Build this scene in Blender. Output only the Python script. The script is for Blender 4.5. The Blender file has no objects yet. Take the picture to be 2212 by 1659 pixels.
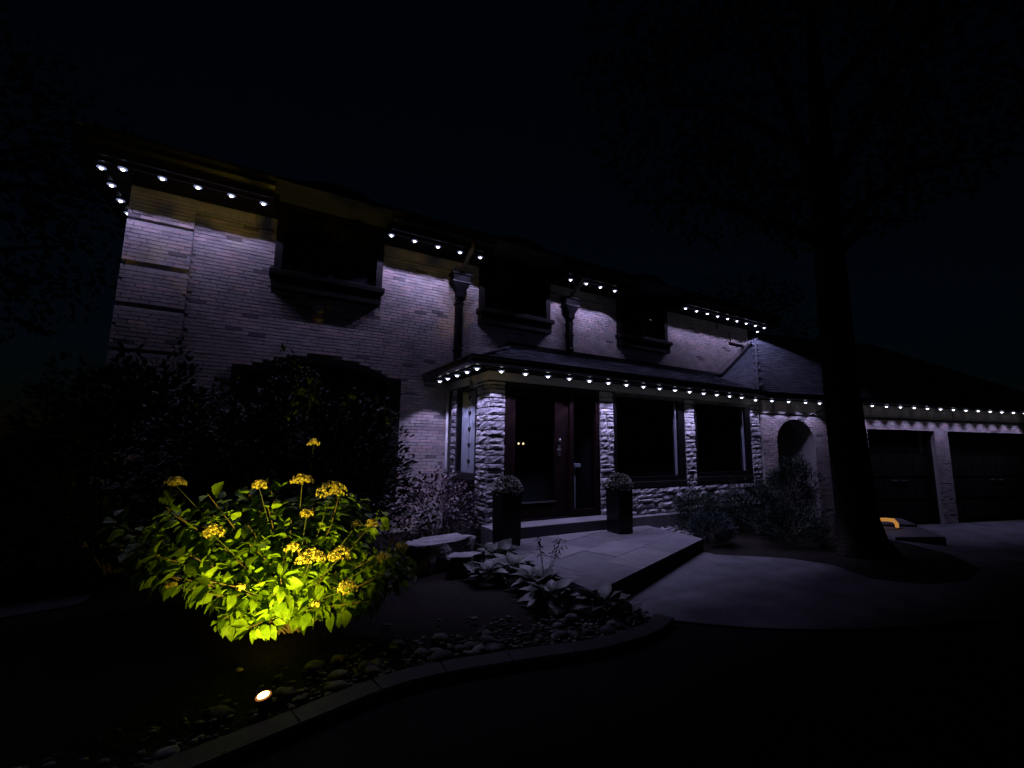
import bpy, bmesh, math, random
import numpy as np
from mathutils import Vector, Matrix, noise

random.seed(7)
rng = np.random.default_rng(7)
SC = bpy.context.scene
COL = SC.collection
R = math.radians

# ------------------------------------------------------------------ camera
CAM_Z = 1.75
def cam_axes(pitch, roll, yaw):
    fw = Vector((math.sin(yaw)*math.cos(pitch), math.cos(yaw)*math.cos(pitch), math.sin(pitch)))
    rt = Vector((math.cos(yaw), -math.sin(yaw), 0)); up = rt.cross(fw)
    return rt*math.cos(roll)+up*math.sin(roll), up*math.cos(roll)-rt*math.sin(roll), fw
RT, UP, FW = cam_axes(0.141158, 0.0135124, 0.5181)
cd = bpy.data.cameras.new('camera'); cam = bpy.data.objects.new('camera', cd); COL.objects.link(cam)
cam.matrix_world = Matrix(((RT.x, UP.x, -FW.x, 0), (RT.y, UP.y, -FW.y, 0), (RT.z, UP.z, -FW.z, CAM_Z), (0, 0, 0, 1)))
cd.sensor_width = 36; cd.lens = 36*940.13/2212
cd.clip_start = 0.05; cd.clip_end = 1500
SC.camera = cam

# ------------------------------------------------------------------ sky (deep night), moon-weak sun
SUN_EL, SUN_AZ = R(2.0), R(200)
w = bpy.data.worlds.new('World'); SC.world = w; w.use_nodes = True
nt = w.node_tree; nt.nodes.clear()
wo = nt.nodes.new('ShaderNodeOutputWorld'); bg = nt.nodes.new('ShaderNodeBackground'); sk = nt.nodes.new('ShaderNodeTexSky')
sk.sky_type = 'NISHITA'; sk.sun_disc = False; sk.sun_elevation = SUN_EL; sk.sun_rotation = SUN_AZ
sk.air_density = 1.0; sk.dust_density = 0.3; sk.ozone_density = 4.0
bg.inputs['Strength'].default_value = 0.0022
nt.links.new(sk.outputs[0], bg.inputs[0]); nt.links.new(bg.outputs[0], wo.inputs[0])
sl = bpy.data.lights.new('moon_sun', 'SUN'); so = bpy.data.objects.new('moon_sun', sl); COL.objects.link(so)
sl.energy = 0.0008; sl.angle = R(0.5); sl.color = (1, 0.95, 0.88)
so.rotation_euler = (math.pi/2-SUN_EL, 0, math.pi-SUN_AZ)
SC.view_settings.view_transform = 'Standard'; SC.view_settings.look = 'None'
SC.view_settings.exposure = 0; SC.view_settings.gamma = 1
SC.view_settings.use_curve_mapping = False
cy = SC.cycles
cy.use_denoising = True; cy.max_bounces = 6; cy.diffuse_bounces = 3; cy.glossy_bounces = 3
cy.transparent_max_bounces = 8; cy.sample_clamp_indirect = 2.0; cy.caustics_reflective = False; cy.caustics_refractive = False

LED = (0.56, 0.51, 1.0)

# ------------------------------------------------------------------ materials
def nodes(name):
    m = bpy.data.materials.new(name); m.use_nodes = True
    t = m.node_tree; t.nodes.clear()
    o = t.nodes.new('ShaderNodeOutputMaterial'); b = t.nodes.new('ShaderNodeBsdfPrincipled')
    t.links.new(b.outputs[0], o.inputs[0])
    return m, t, b, o
def N(t, kind, **kw):
    n = t.nodes.new(kind)
    for k, v in kw.items():
        if k in n.inputs: n.inputs[k].default_value = v
        else: setattr(n, k, v)
    return n
def mat(name, col, rough=0.7, var=0.25, scale=6.0, bump=0.25, bscale=60.0, metal=0.0, spec=0.5, bdist=0.01):
    m, t, b, o = nodes(name)
    tc = N(t, 'ShaderNodeTexCoord')
    n1 = N(t, 'ShaderNodeTexNoise', Scale=scale, Detail=6.0)
    t.links.new(tc.outputs['Object'], n1.inputs['Vector'])
    cr = N(t, 'ShaderNodeValToRGB')
    cr.color_ramp.elements[0].position = 0.3; cr.color_ramp.elements[1].position = 0.72
    cr.color_ramp.elements[0].color = (*[c*(1-var) for c in col], 1); cr.color_ramp.elements[1].color = (*[min(1, c*(1+var)) for c in col], 1)
    t.links.new(n1.outputs[0], cr.inputs[0]); t.links.new(cr.outputs[0], b.inputs['Base Color'])
    b.inputs['Roughness'].default_value = rough; b.inputs['Metallic'].default_value = metal
    b.inputs['Specular IOR Level'].default_value = spec
    if bump > 0:
        n2 = N(t, 'ShaderNodeTexNoise', Scale=bscale, Detail=5.0)
        t.links.new(tc.outputs['Object'], n2.inputs['Vector'])
        bp = N(t, 'ShaderNodeBump', Strength=bump, Distance=bdist)
        t.links.new(n2.outputs[0], bp.inputs['Height']); t.links.new(bp.outputs[0], b.inputs['Normal'])
    return m
def mat_random(name, stops, rough=0.85, bump=0.5, bscale=45.0, bdist=0.006, nvar=0.3, nscale=9.0):
    """colour picked per separate piece, with blotches and fine relief"""
    m, t, b, o = nodes(name)
    g = N(t, 'ShaderNodeNewGeometry'); oi = N(t, 'ShaderNodeObjectInfo')
    ad = N(t, 'ShaderNodeMath', operation='ADD'); fr = N(t, 'ShaderNodeMath', operation='FRACT')
    t.links.new(g.outputs['Random Per Island'], ad.inputs[0]); t.links.new(oi.outputs['Random'], ad.inputs[1]); t.links.new(ad.outputs[0], fr.inputs[0])
    cr = N(t, 'ShaderNodeValToRGB'); cr.color_ramp.interpolation = 'CONSTANT'
    while len(cr.color_ramp.elements) < len(stops): cr.color_ramp.elements.new(0.5)
    for e, (p, c) in zip(cr.color_ramp.elements, stops): e.position = p; e.color = (*c, 1)
    t.links.new(fr.outputs[0], cr.inputs[0])
    geo = g.outputs['Position']
    n1 = N(t, 'ShaderNodeTexNoise', Scale=nscale, Detail=6.0); t.links.new(geo, n1.inputs['Vector'])
    mr = N(t, 'ShaderNodeMapRange'); mr.inputs[1].default_value = 0.25; mr.inputs[2].default_value = 0.75
    mr.inputs[3].default_value = 1-nvar; mr.inputs[4].default_value = 1+nvar
    t.links.new(n1.outputs[0], mr.inputs[0])
    mx = N(t, 'ShaderNodeMix', data_type='RGBA', blend_type='MULTIPLY'); mx.inputs[0].default_value = 1
    t.links.new(cr.outputs[0], mx.inputs[6]); t.links.new(mr.outputs[0], mx.inputs[7])
    t.links.new(mx.outputs[2], b.inputs['Base Color'])
    b.inputs['Roughness'].default_value = rough; b.inputs['Specular IOR Level'].default_value = 0.25
    n2 = N(t, 'ShaderNodeTexNoise', Scale=bscale, Detail=6.0); t.links.new(geo, n2.inputs['Vector'])
    bp = N(t, 'ShaderNodeBump', Strength=bump, Distance=bdist)
    t.links.new(n2.outputs[0], bp.inputs['Height']); t.links.new(bp.outputs[0], b.inputs['Normal'])
    return m
def mat_leaf(name, c0, c1, trans=0.25, rough=0.45, spec=0.5):
    m, t, b, o = nodes(name)
    g = N(t, 'ShaderNodeNewGeometry'); oi = N(t, 'ShaderNodeObjectInfo')
    ad = N(t, 'ShaderNodeMath', operation='ADD'); fr = N(t, 'ShaderNodeMath', operation='FRACT')
    t.links.new(g.outputs['Random Per Island'], ad.inputs[0]); t.links.new(oi.outputs['Random'], ad.inputs[1]); t.links.new(ad.outputs[0], fr.inputs[0])
    mx = N(t, 'ShaderNodeMix', data_type='RGBA'); mx.inputs[6].default_value = (*c0, 1); mx.inputs[7].default_value = (*c1, 1)
    t.links.new(fr.outputs[0], mx.inputs[0])
    nz = N(t, 'ShaderNodeTexNoise', Scale=28.0, Detail=4.0); t.links.new(g.outputs['Position'], nz.inputs['Vector'])
    mr = N(t, 'ShaderNodeMapRange'); mr.inputs[1].default_value = .3; mr.inputs[2].default_value = .7; mr.inputs[3].default_value = .62; mr.inputs[4].default_value = 1.25; t.links.new(nz.outputs[0], mr.inputs[0])
    ml = N(t, 'ShaderNodeMix', data_type='RGBA', blend_type='MULTIPLY'); ml.inputs[0].default_value = 1; t.links.new(mx.outputs[2], ml.inputs[6]); t.links.new(mr.outputs[0], ml.inputs[7]); mx = ml
    t.links.new(mx.outputs[2], b.inputs['Base Color'])
    n3 = N(t, 'ShaderNodeTexNoise', Scale=70.0, Detail=3.0); t.links.new(g.outputs['Position'], n3.inputs['Vector']); bp = N(t, 'ShaderNodeBump', Strength=.5, Distance=.01); t.links.new(n3.outputs[0], bp.inputs['Height']); t.links.new(bp.outputs[0], b.inputs['Normal'])
    b.inputs['Roughness'].default_value = rough; b.inputs['Specular IOR Level'].default_value = spec
    tr = N(t, 'ShaderNodeBsdfTranslucent'); t.links.new(mx.outputs[2], tr.inputs[0])
    ms = N(t, 'ShaderNodeMixShader'); ms.inputs[0].default_value = trans
    t.links.new(b.outputs[0], ms.inputs[1]); t.links.new(tr.outputs[0], ms.inputs[2]); t.links.new(ms.outputs[0], o.inputs[0])
    return m
def mat_emit(name, col, s):
    m, t, b, o = nodes(name); t.nodes.remove(b)
    e = N(t, 'ShaderNodeEmission', Strength=s); e.inputs[0].default_value = (*col, 1); t.links.new(e.outputs[0], o.inputs[0])
    return m
def mat_glass(name, refl=1.0):
    m, t, b, o = nodes(name); t.nodes.remove(b)
    tr = N(t, 'ShaderNodeBsdfTransparent'); tr.inputs[0].default_value = (0.75, 0.78, 0.8, 1)
    gl = N(t, 'ShaderNodeBsdfGlossy', Roughness=0.02); fz = N(t, 'ShaderNodeFresnel', IOR=1.5)
    ms = N(t, 'ShaderNodeMixShader')
    ge = N(t, 'ShaderNodeNewGeometry'); iv = N(t, 'ShaderNodeMath', operation='SUBTRACT'); iv.inputs[0].default_value = 1; t.links.new(ge.outputs['Backfacing'], iv.inputs[1])
    mu = N(t, 'ShaderNodeMath', operation='MULTIPLY'); t.links.new(fz.outputs[0], mu.inputs[0]); t.links.new(iv.outputs[0], mu.inputs[1]); t.links.new(mu.outputs[0], ms.inputs[0])   # one reflection per pane, at its outer face
    t.links.new(tr.outputs[0], ms.inputs[1]); t.links.new(gl.outputs[0], ms.inputs[2]); t.links.new(ms.outputs[0], o.inputs[0])
    return m

M = {}
M['brick'] = mat_random('brick_clay', [(0, (.335, .295, .285)), (.2, (.375, .30, .295)), (.4, (.315, .28, .275)), (.58, (.40, .31, .305)), (.76, (.295, .27, .27)), (.9, (.345, .305, .295)), (.965, (.14, .125, .13))], bump=.6, nvar=.25, nscale=3.5)
M['mortar'] = mat('mortar', (.30, .28, .275), .95, .25, 20, .5, 120)
M['stone'] = mat_random('ledge_stone', [(0, (.31, .29, .30)), (.25, (.24, .23, .245)), (.45, (.35, .33, .335)), (.65, (.19, .185, .20)), (.82, (.28, .27, .27))], bump=1.0, bscale=24, bdist=.02, nvar=.4, nscale=8)
M['mortar_dark'] = mat('mortar_dark', (.05, .048, .05), .95, .2, 20, .4, 90)
M['trim'] = mat('dark_brown_wood', (.006, .0045, .004), .6, .3, 12, .15, 80, spec=.15)
M['doorwood'] = mat('mahogany_wood', (.006, .0018, .002), .55, .35, 10, .15, 60, spec=.1)
M['black_metal'] = mat('black_metal', (.004, .004, .0045), .32, .2, 10, .05, 60, spec=.3)
M['downpipe'] = mat('matt_black_pipe', (.003, .003, .0035), .65, .2, 10, .05, 60, spec=.08)
M['gutter'] = mat('dark_gutter', (.010, .009, .010), .3, .2, 8, .06, 40)
M['soffit'] = mat('dark_soffit', (.008, .007, .008), .85, .2, 8, .05, 40, spec=.1)
M['frieze'] = mat('painted_frieze', (.30, .28, .29), .7, .15, 10, .1, 60)
M['shingle'] = mat_random('slate_shingle', [(0, (.10, .11, .14)), (.3, (.08, .09, .12)), (.6, (.12, .13, .165)), (.85, (.09, .10, .125))], bump=.6, bscale=90, nvar=.35)
M['rooffelt'] = mat('roof_felt', (.03, .032, .04), .9, .3, 10, .4, 60)
M['glass'] = mat_glass('window_glass')
M['interior'] = mat('dark_interior', (.015, .015, .017), .8, .2, 4, .05, 30)
M['reveal'] = mat('lit_reveal_tone', (.14, .15, .18), .5, .1, 6, .05, 40)  # pale blue tone stands for light falling on the window reveal
M['elbow'] = mat('lit_pipe_metal', (.09, .085, .09), .35, .3, 10, .1, 60)  # lighter than the black pipe: lamp light put into the metal colour
M['white'] = mat('white_paint', (.6, .6, .6), .5, .1, 6, .05, 40)
M['curtain'] = mat('sheer_curtain', (.75, .73, .75), .9, .1, 20, .2, 60)
M['steel'] = mat('brushed_steel', (.55, .55, .55), .3, .1, 20, .05, 80, metal=1)
M['concrete'] = mat('concrete', (.12, .117, .12), .85, .3, 1.3, .35, 70)
M['apron'] = mat('stamped_concrete', (.044, .044, .051), .85, .6, 2.0, .6, 14, bdist=.02)
M['paver'] = mat_random('flagstone', [(0, (.098, .095, .10)), (.35, (.082, .08, .087)), (.7, (.11, .107, .11))], bump=.4, bscale=30, nvar=.2, nscale=4)
M['asphalt'] = mat('asphalt', (.009, .009, .009), .95, .3, 5, .6, 160, spec=.1)
M['lawn'] = mat('dark_lawn', (.02, .03, .012), .95, .5, 9, .6, 70, spec=.1)
M['mulch'] = mat('bark_mulch', (.009, .007, .005), .95, .5, 22, .9, 50, bdist=.03, spec=.1)
M['kerb'] = mat('kerb_concrete', (.02, .0195, .021), .9, .3, 4, .4, 60)
M['rock'] = mat_random('river_rock', [(0, (.08, .077, .074)), (.3, (.045, .044, .044)), (.6, (.12, .113, .106)), (.85, (.065, .062, .06))], rough=.8, bump=.4, bscale=20, nvar=.3)
M['bark'] = mat('tree_bark', (.016, .013, .010), .95, .4, 9, 1.0, 22, bdist=.05, spec=.1)
M['stem'] = mat('woody_stem', (.10, .075, .04), .8, .3, 14, .3, 60)
M['greenstem'] = mat('green_stem', (.05, .07, .015), .7, .3, 14, .2, 60)
M['hydrangea'] = mat_leaf('hydrangea_leaf', (.085, .18, .008), (.18, .31, .02), .3, .5, .3)
M['petal'] = mat_leaf('hydrangea_petal', (.72, .64, .16), (.88, .80, .28), .25, .7, .2)
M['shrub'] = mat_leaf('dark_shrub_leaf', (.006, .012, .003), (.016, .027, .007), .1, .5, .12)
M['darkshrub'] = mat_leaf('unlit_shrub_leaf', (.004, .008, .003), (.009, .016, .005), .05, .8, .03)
M['boulder'] = mat_random('boulder_stone', [(0, (.12, .115, .115)), (.5, (.14, .135, .135))], bump=.9, bscale=16, bdist=.03, nvar=.4, nscale=5)
M['glow'] = mat_emit('halo_glow', (.50, .56, 1.0), .40)  # emissive halo around each eave bulb, added to imitate bloom
M['purple'] = mat_leaf('purple_leaf', (.04, .022, .03), (.085, .05, .06), .1, .4, .4)
M['hosta'] = mat_leaf('hosta_leaf', (.02, .03, .018), (.042, .055, .038), .12, .5, .3)
M['needle'] = mat_leaf('conifer_needle', (.005, .014, .009), (.011, .024, .015), .1, .6, .12)
M['bluespruce'] = mat_leaf('blue_needle', (.009, .019, .02), (.02, .034, .036), .1, .6, .12)
M['mum'] = mat_leaf('mum_flower', (.08, .085, .07), (.17, .165, .14), .1, .8, .1)
M['treeleaf'] = mat_leaf('tree_leaf', (.015, .03, .01), (.03, .055, .018), .2, .5, .3)
M['led'] = mat_emit('led_lens', (.90, .93, 1.0), 9.0)
M['warmled'] = mat_emit('warm_lens', (1.0, .52, .20), 7.0)
M['warmhalo'] = mat_emit('warm_halo', (1.0, .35, .08), .35)  # emissive orange halo around the spotlight lens
M['amber'] = mat_emit('amber_tube', (1.0, .45, .10), .42)
M['bulb'] = mat_emit('warm_bulb', (1.0, .70, .33), 3.0)

# ------------------------------------------------------------------ helpers
IDN = Matrix.Identity(4)
def thing(name, label, cat, loc=(0, 0, 0), group=None):
    o = bpy.data.objects.new(name, None); COL.objects.link(o); o.location = loc; o.empty_display_size = .2
    o['label'] = label; o['category'] = cat
    if group: o['group'] = group
    return o
def attach(o, parent):
    if parent is None: return o
    o.parent = parent
    if parent.type == 'EMPTY': o.matrix_parent_inverse = Matrix.Translation(-Vector(parent.location))
    return o
def put(name, me, m, parent=None, **props):
    o = bpy.data.objects.new(name, me); COL.objects.link(o)
    if m is not None and not me.materials: me.materials.append(m)
    attach(o, parent)
    for k, v in props.items(): o[k] = v
    return o
def done(bm, name, smooth=False):
    bmesh.ops.recalc_face_normals(bm, faces=bm.faces)
    me = bpy.data.meshes.new(name); bm.to_mesh(me); bm.free()
    if smooth:
        for p in me.polygons: p.use_smooth = True
    return me
def obj(name, bm, m, parent=None, smooth=False, **props):
    return put(name, done(bm, name, smooth), m, parent, **props)
def ident(a, d, z): return Vector((a, d, z))
def box(bm, x0, x1, y0, y1, z0, z1, f=ident, bev=0.0):
    vs = [bm.verts.new(f(x, y, z)) for x in (x0, x1) for y in (y0, y1) for z in (z0, z1)]
    fs = [(0, 1, 3, 2), (4, 6, 7, 5), (0, 4, 5, 1), (2, 3, 7, 6), (0, 2, 6, 4), (1, 5, 7, 3)]
    F = [bm.faces.new([vs[i] for i in q]) for q in fs]
    if bev > 0:
        es = list({e for q in F for e in q.edges})
        bmesh.ops.bevel(bm, geom=es, offset=bev, segments=2, affect='EDGES', profile=.5)
    return vs
def prism(bm, pts, d0, d1, f=ident):
    """pts: (a,z) outline swept from depth d0 to d1"""
    A = [bm.verts.new(f(a, d0, z)) for a, z in pts]; B = [bm.verts.new(f(a, d1, z)) for a, z in pts]
    n = len(pts)
    bm.faces.new(A); bm.faces.new(B[::-1])
    for i in range(n): bm.faces.new([A[i], B[i], B[(i+1) % n], A[(i+1) % n]])
def tube(bm, pts, rad, seg=8, cap=True, flat=1.0):
    pts = [Vector(p) for p in pts]
    if not hasattr(rad, '__len__'): rad = [rad]*len(pts)
    rings = []; prev = None
    for i, p in enumerate(pts):
        d = (pts[min(i+1, len(pts)-1)]-pts[max(i-1, 0)]).normalized()
        if prev is None:
            a = Vector((0, 0, 1)) if abs(d.z) < .9 else Vector((1, 0, 0))
            n = d.cross(a).normalized()
        else:
            n = (prev-d*prev.dot(d)).normalized()
        prev = n; b = d.cross(n)
        rings.append([bm.verts.new(p+(n*math.cos(2*math.pi*k/seg)+b*math.sin(2*math.pi*k/seg)*flat)*rad[i]) for k in range(seg)])
    for r0, r1 in zip(rings, rings[1:]):
        for k in range(seg): bm.faces.new([r0[k], r0[(k+1) % seg], r1[(k+1) % seg], r1[k]])
    if cap: bm.faces.new(rings[0][::-1]); bm.faces.new(rings[-1])
def lathe(bm, prof, c=(0, 0, 0), seg=16):
    c = Vector(c); rings = []
    for r, z in prof:
        rings.append([bm.verts.new(c+Vector((r*math.cos(2*math.pi*k/seg), r*math.sin(2*math.pi*k/seg), z))) for k in range(seg)])
    for a, b in zip(rings, rings[1:]):
        for k in range(seg): bm.faces.new([a[k], a[(k+1) % seg], b[(k+1) % seg], b[k]])
    bm.faces.new(rings[0][::-1]); bm.faces.new(rings[-1])
def sstep(a, b, x):
    t = min(1, max(0, (x-a)/(b-a))); return t*t*(3-2*t)
def gz(x): return -.43*sstep(10.5, 15, x)

# frames of the walls: f(along, depth inward, height)
FY, PY, PX = 9.1, 7.1, 3.58
def fac(a, d, z): return Vector((a, FY+d, z))
def por(a, d, z): return Vector((a, PY+d, z))
def sid(a, d, z): return Vector((PX+d, a, z))
AL = R(-14.5); UX = Vector((math.cos(AL), math.sin(AL), 0)); NX = Vector((-UX.y, UX.x, 0)); W0 = Vector((11.74, 7.07, 0))
def win(a, d, z): return W0+UX*a+NX*d+Vector((0, 0, z))

# ------------------------------------------------------------------ brick layer
BL, BH, BJ = .245, .056, .011
def lay_bricks(u0, u1, z0, z1, blocked, proud, out):
    """collect (u, z, length, height, proud) of bricks in running bond, leaving blocked intervals free"""
    step = BL+BJ; row = 0; z = z0
    while z+BH <= z1+1e-6:
        iv = [(u0, u1)]
        for b0, b1 in blocked(z-.005, z+BH+.005):
            nv = []
            for a, b in iv:
                if b1 <= a or b0 >= b: nv.append((a, b)); continue
                if b0 > a: nv.append((a, b0))
                if b1 < b: nv.append((b1, b))
            iv = nv
        off = (row % 2)*step*.5+(row % 5)*.013
        for a, b in iv:
            k = math.floor((a-off)/step)
            while k*step+off < b:
                s, e = max(a, k*step+off), min(b, k*step+off+BL)
                if e-s > .045: out.append(((s+e)/2, z+BH/2, e-s, BH, proud+random.uniform(-.003, .003)))
                k += 1
        z += BH+BJ; row += 1
def unit_brick(L, H):
    bm = bmesh.new(); box(bm, -L/2, L/2, 0, .03, -H/2, H/2, bev=0)
    es = [e for e in bm.edges if all(v.co.y < .001 for v in e.verts)]
    bmesh.ops.bevel(bm, geom=es, offset=.004, segments=1, affect='EDGES')
    return done(bm, 'brick')
BRICK_ME = unit_brick(BL, BH); BRICK_ME.materials.append(M['brick'])
def build_bricks(specs, frame, ang, parent, n_single, ok=lambda u, z: True):
    campos = Vector((0, 0, CAM_Z))
    full = [s for s in specs if abs(s[2]-BL) < 1e-4 and ok(s[0], s[1])]
    full.sort(key=lambda s: (frame(s[0], 0, s[1])-campos).length)
    single = set(map(id, full[:n_single]))
    bm = bmesh.new()
    for s in specs:
        u, z, L, H, pr = s
        if id(s) in single:
            o = bpy.data.objects.new('brick', BRICK_ME); COL.objects.link(o); o.parent = parent
            o.location = frame(u, -pr, z); o.rotation_euler = (random.uniform(-.006, .006), random.uniform(-.008, .008), ang)
        else:
            tl = random.uniform(-.0012, .0012)
            box(bm, u-L/2, u+L/2, -pr, .02, z-H/2+tl, z+H/2+tl, frame)
    me = done(bm, 'bricks')
    put('bricks', me, M['brick'], parent, kind='stuff')
# ------------------------------------------------------------------ stone veneer
def stone_mesh(wd, ht, dp, nx=4, ny=3):
    bm = bmesh.new(); sd = random.uniform(0, 99)
    def P(i, j):
        x = (i/nx-.5)*wd; z = (j/ny-.5)*ht
        ex = min(i, nx-i)/nx; ez = min(j, ny-j)/ny
        edge = (1 if ex > 0 else 0)*(1 if ez > 0 else 0)
        nz = noise.noise(Vector((x*9+sd, z*14, sd)))
        y = -dp*(.80+.20*edge)-nz*.030*(.5+.5*edge)-.012*noise.noise(Vector((x*22+sd, z*25, 5)))
        if edge == 0:
            x += noise.noise(Vector((x*6, z*9+sd, 3)))*.012; z += noise.noise(Vector((x*8+sd, z*5, 9)))*.012
        return Vector((x, y, z))
    G = [[bm.verts.new(P(i, j)) for j in range(ny+1)] for i in range(nx+1)]
    for i in range(nx):
        for j in range(ny): bm.faces.new([G[i][j], G[i+1][j], G[i+1][j+1], G[i][j+1]])
    rim = [G[i][0] for i in range(nx+1)]+[G[nx][j] for j in range(1, ny+1)]+[G[i][ny] for i in range(nx-1, -1, -1)]+[G[0][j] for j in range(ny-1, 0, -1)]
    back = [bm.verts.new(Vector((v.co.x, .01, v.co.z))) for v in rim]
    n = len(rim)
    for k in range(n): bm.faces.new([rim[k], back[k], back[(k+1) % n], rim[(k+1) % n]])
    me = done(bm, 'stone', smooth=False); me.materials.append(M['stone']); return me
def stone_rows(z0, z1, lo=.075, hi=.19):
    rows = []; z = z0
    while z < z1-.03:
        h = random.uniform(lo, hi)
        if z1-(z+h) < .06: h = z1-z
        rows.append((z, h)); z += h
    return rows
def stones(frame, ang, u0, u1, rows, wlo, whi, parent, gap=.02):
    for z, h in rows:
        u = u0
        while u < u1-.02:
            L = random.uniform(wlo, whi)
            if u1-(u+L) < wlo*.6: L = u1-u
            hh = h; zz = z
            split = h > .14 and random.random() < .3
            parts = [(z, h)] if not split else [(z, h*.5), (z+h*.5, h*.5)]
            for zz, hh in parts:
                o = put('stone', stone_mesh(L-gap, hh-gap, random.uniform(.03, .06)), None, parent)
                o.location = frame(u+L/2, 0, zz+hh/2); o.rotation_euler = (random.uniform(-.03, .03), random.uniform(-.025, .025), ang+random.uniform(-.03, .03))
            u += L
# ------------------------------------------------------------------ shingles in stepped courses
def shingles(name, O, A, S, inside, arange, srange, parent, row=.145, tab=.30):
    """A along the eave, S up the slope; one joined mesh of single tabs"""
    Nn = A.cross(S).normalized()
    if Nn.z < 0: Nn = -Nn
    V = []; Fc = []
    j = 0; s = srange[0]
    while s < srange[1]:
        off = (j*.37 % 1)*tab; a = arange[0]-off
        while a < arange[1]:
            wd = tab-.006
            if inside(a+wd/2, s+row*.4):
                h0 = .016+random.uniform(-.003, .004); dz = random.uniform(-.004, .004)
                b = len(V)
                pts = [(a, s+dz, h0), (a+wd, s+dz, h0), (a+wd, s+row+.03, .004), (a, s+row+.03, .004), (a, s+dz, 0), (a+wd, s+dz, 0)]
                for p, q, r in pts: V.append(O+A*p+S*q+Nn*r)
                Fc += [(b, b+1, b+2, b+3), (b+4, b+5, b+1, b), (b+4, b, b+3), (b+5, b+2, b+1)]
            a += tab
        s += row; j += 1
    me = bpy.data.meshes.new(name); me.from_pydata([tuple(v) for v in V], [], Fc); me.update()
    return put(name, me, M['shingle'], parent, kind='stuff')

# ================================================================== GROUND
def sheet(name, poly, off, m, cuts=True, **props):
    bm = bmesh.new(); bm.faces.new([bm.verts.new((x, y, 0)) for x, y in poly])
    if cuts:
        for cx in np.arange(10.5, 15.01, .5):
            bmesh.ops.bisect_plane(bm, geom=bm.verts[:]+bm.edges[:]+bm.faces[:], plane_co=(cx, 0, 0), plane_no=(1, 0, 0))
    bmesh.ops.triangulate(bm, faces=bm.faces)
    for v in bm.verts: v.co.z = gz(v.co.x)+off
    bmesh.ops.recalc_face_normals(bm, faces=bm.faces)
    for f in bm.faces:
        if f.normal.z < 0: f.normal_flip()
    me = bpy.data.meshes.new(name); bm.to_mesh(me); bm.free()
    return put(name, me, m, None, **props)
def smooth_poly(pts, n=6):
    out = []
    L = len(pts)
    for i in range(L-1):
        p0, p1, p2, p3 = pts[max(i-1, 0)], pts[i], pts[i+1], pts[min(i+2, L-1)]
        for k in range(n):
            t = k/n
            out.append(tuple(.5*((2*p1[c])+(-p0[c]+p2[c])*t+(2*p0[c]-5*p1[c]+4*p2[c]-p3[c])*t*t+(-p0[c]+3*p1[c]-3*p2[c]+p3[c])*t**3) for c in (0, 1)))
    out.append(tuple(pts[-1])); return out

sheet('ground', [(-400, -400), (400, -400), (400, 400), (-400, 400)], -.03, M['lawn'], kind='structure')
near_edge = smooth_poly([(3.80, 3.28), (3.72, 3.42), (4.17, 2.99), (4.67, 2.63), (5.53, 2.2), (7.34, 1.59), (10, .9), (16, -.6), (26, -3)])
kerb_line = smooth_poly([(-6, 1.0), (-3, 2.0), (-1.2, 2.75), (.35, 3.20), (1.1, 3.36), (1.9, 3.26), (2.7, 3.10), (3.35, 3.12), (3.77, 3.27)])
asph = kerb_line+near_edge[1:]+[(40, -8), (40, -30), (-20, -30), (-20, -4)]
sheet('driveway', asph, -.022, M['asphalt'], kind='structure')
far_edge = [(3.55, 3.80), (3.6, 4.1), (6.75, 5.2), (6.75, 4.90), (7.2, 4.55), (7.61, 4.21), (7.82, 3.63), (7.5, 3.0), (7.84, 2.55), (8.6, 2.35), (9.6, 2.45), (10.4, 2.95), (10.9, 3.6), (11.4, 4.2), (12.2, 4.9), (12.8, 5.6)]
gar0 = win(3.2, -.02, 0); gar1 = win(14, -.02, 0)
apron = near_edge[6:]+[(gar1.x+6, gar1.y-3), (gar1.x, gar1.y), (gar0.x, gar0.y)]+far_edge[::-1]
sheet('pavement', apron, -.004, M['apron'], kind='structure')
bed = kerb_line[6:]+[(3.7, 3.5), (3.55, 3.8), (3.55, 6.9), (3.55, 9.08), (-4, 9.08), (-6, 4)]
sheet('planting_bed', bed, -.014, M['mulch'], kind='structure')
bed2 = far_edge[2:]+[(12.4, 6.9), (11.75, 7.05), (6.75, 7.05)]
sheet('planting_bed', bed2, -.010, M['mulch'], kind='structure')
# left side walk that catches the eave light
sheet('path', [(-2.6, 6.35), (-1.55, 6.6), (-1.5, 7.05), (-2.7, 6.95), (-7, 5.6), (-7, 5.0)], .004, M['kerb'], kind='structure')

# curved kerb, individual cast lengths
kb = thing('kerb', 'curved low concrete kerb edging the left planting bed', 'kerb', (1.9, 3.2, 0))
kl = kerb_line[10:]
acc = 0; seg = []
for i in range(len(kl)-1): seg.append((Vector((*kl[i], 0)), Vector((*kl[i+1], 0))))
groups = [seg[i:i+4] for i in range(0, len(seg), 4)]
for g in groups:
    bm = bmesh.new(); pts = [s[0] for s in g]+[g[-1][1]]
    rows = []
    for i, p in enumerate(pts):
        d = (pts[min(i+1, len(pts)-1)]-pts[max(i-1, 0)]).normalized(); n = Vector((-d.y, d.x, 0))
        q = p+(d*.004 if i == 0 else (-d*.004 if i == len(pts)-1 else Vector()))
        rows.append([bm.verts.new(q+n*a+Vector((0, 0, b))) for a, b in ((-.03, -.06), (-.03, .035), (-.015, .05), (.16, .05), (.175, .035), (.175, -.06))])
    for a, b in zip(rows, rows[1:]):
        for k in range(6): bm.faces.new([a[k], a[(k+1) % 6], b[(k+1) % 6], b[k]])
    bm.faces.new(rows[0]); bm.faces.new(rows[-1][::-1])
    obj('kerb_stone', bm, M['kerb'], kb)

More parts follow.
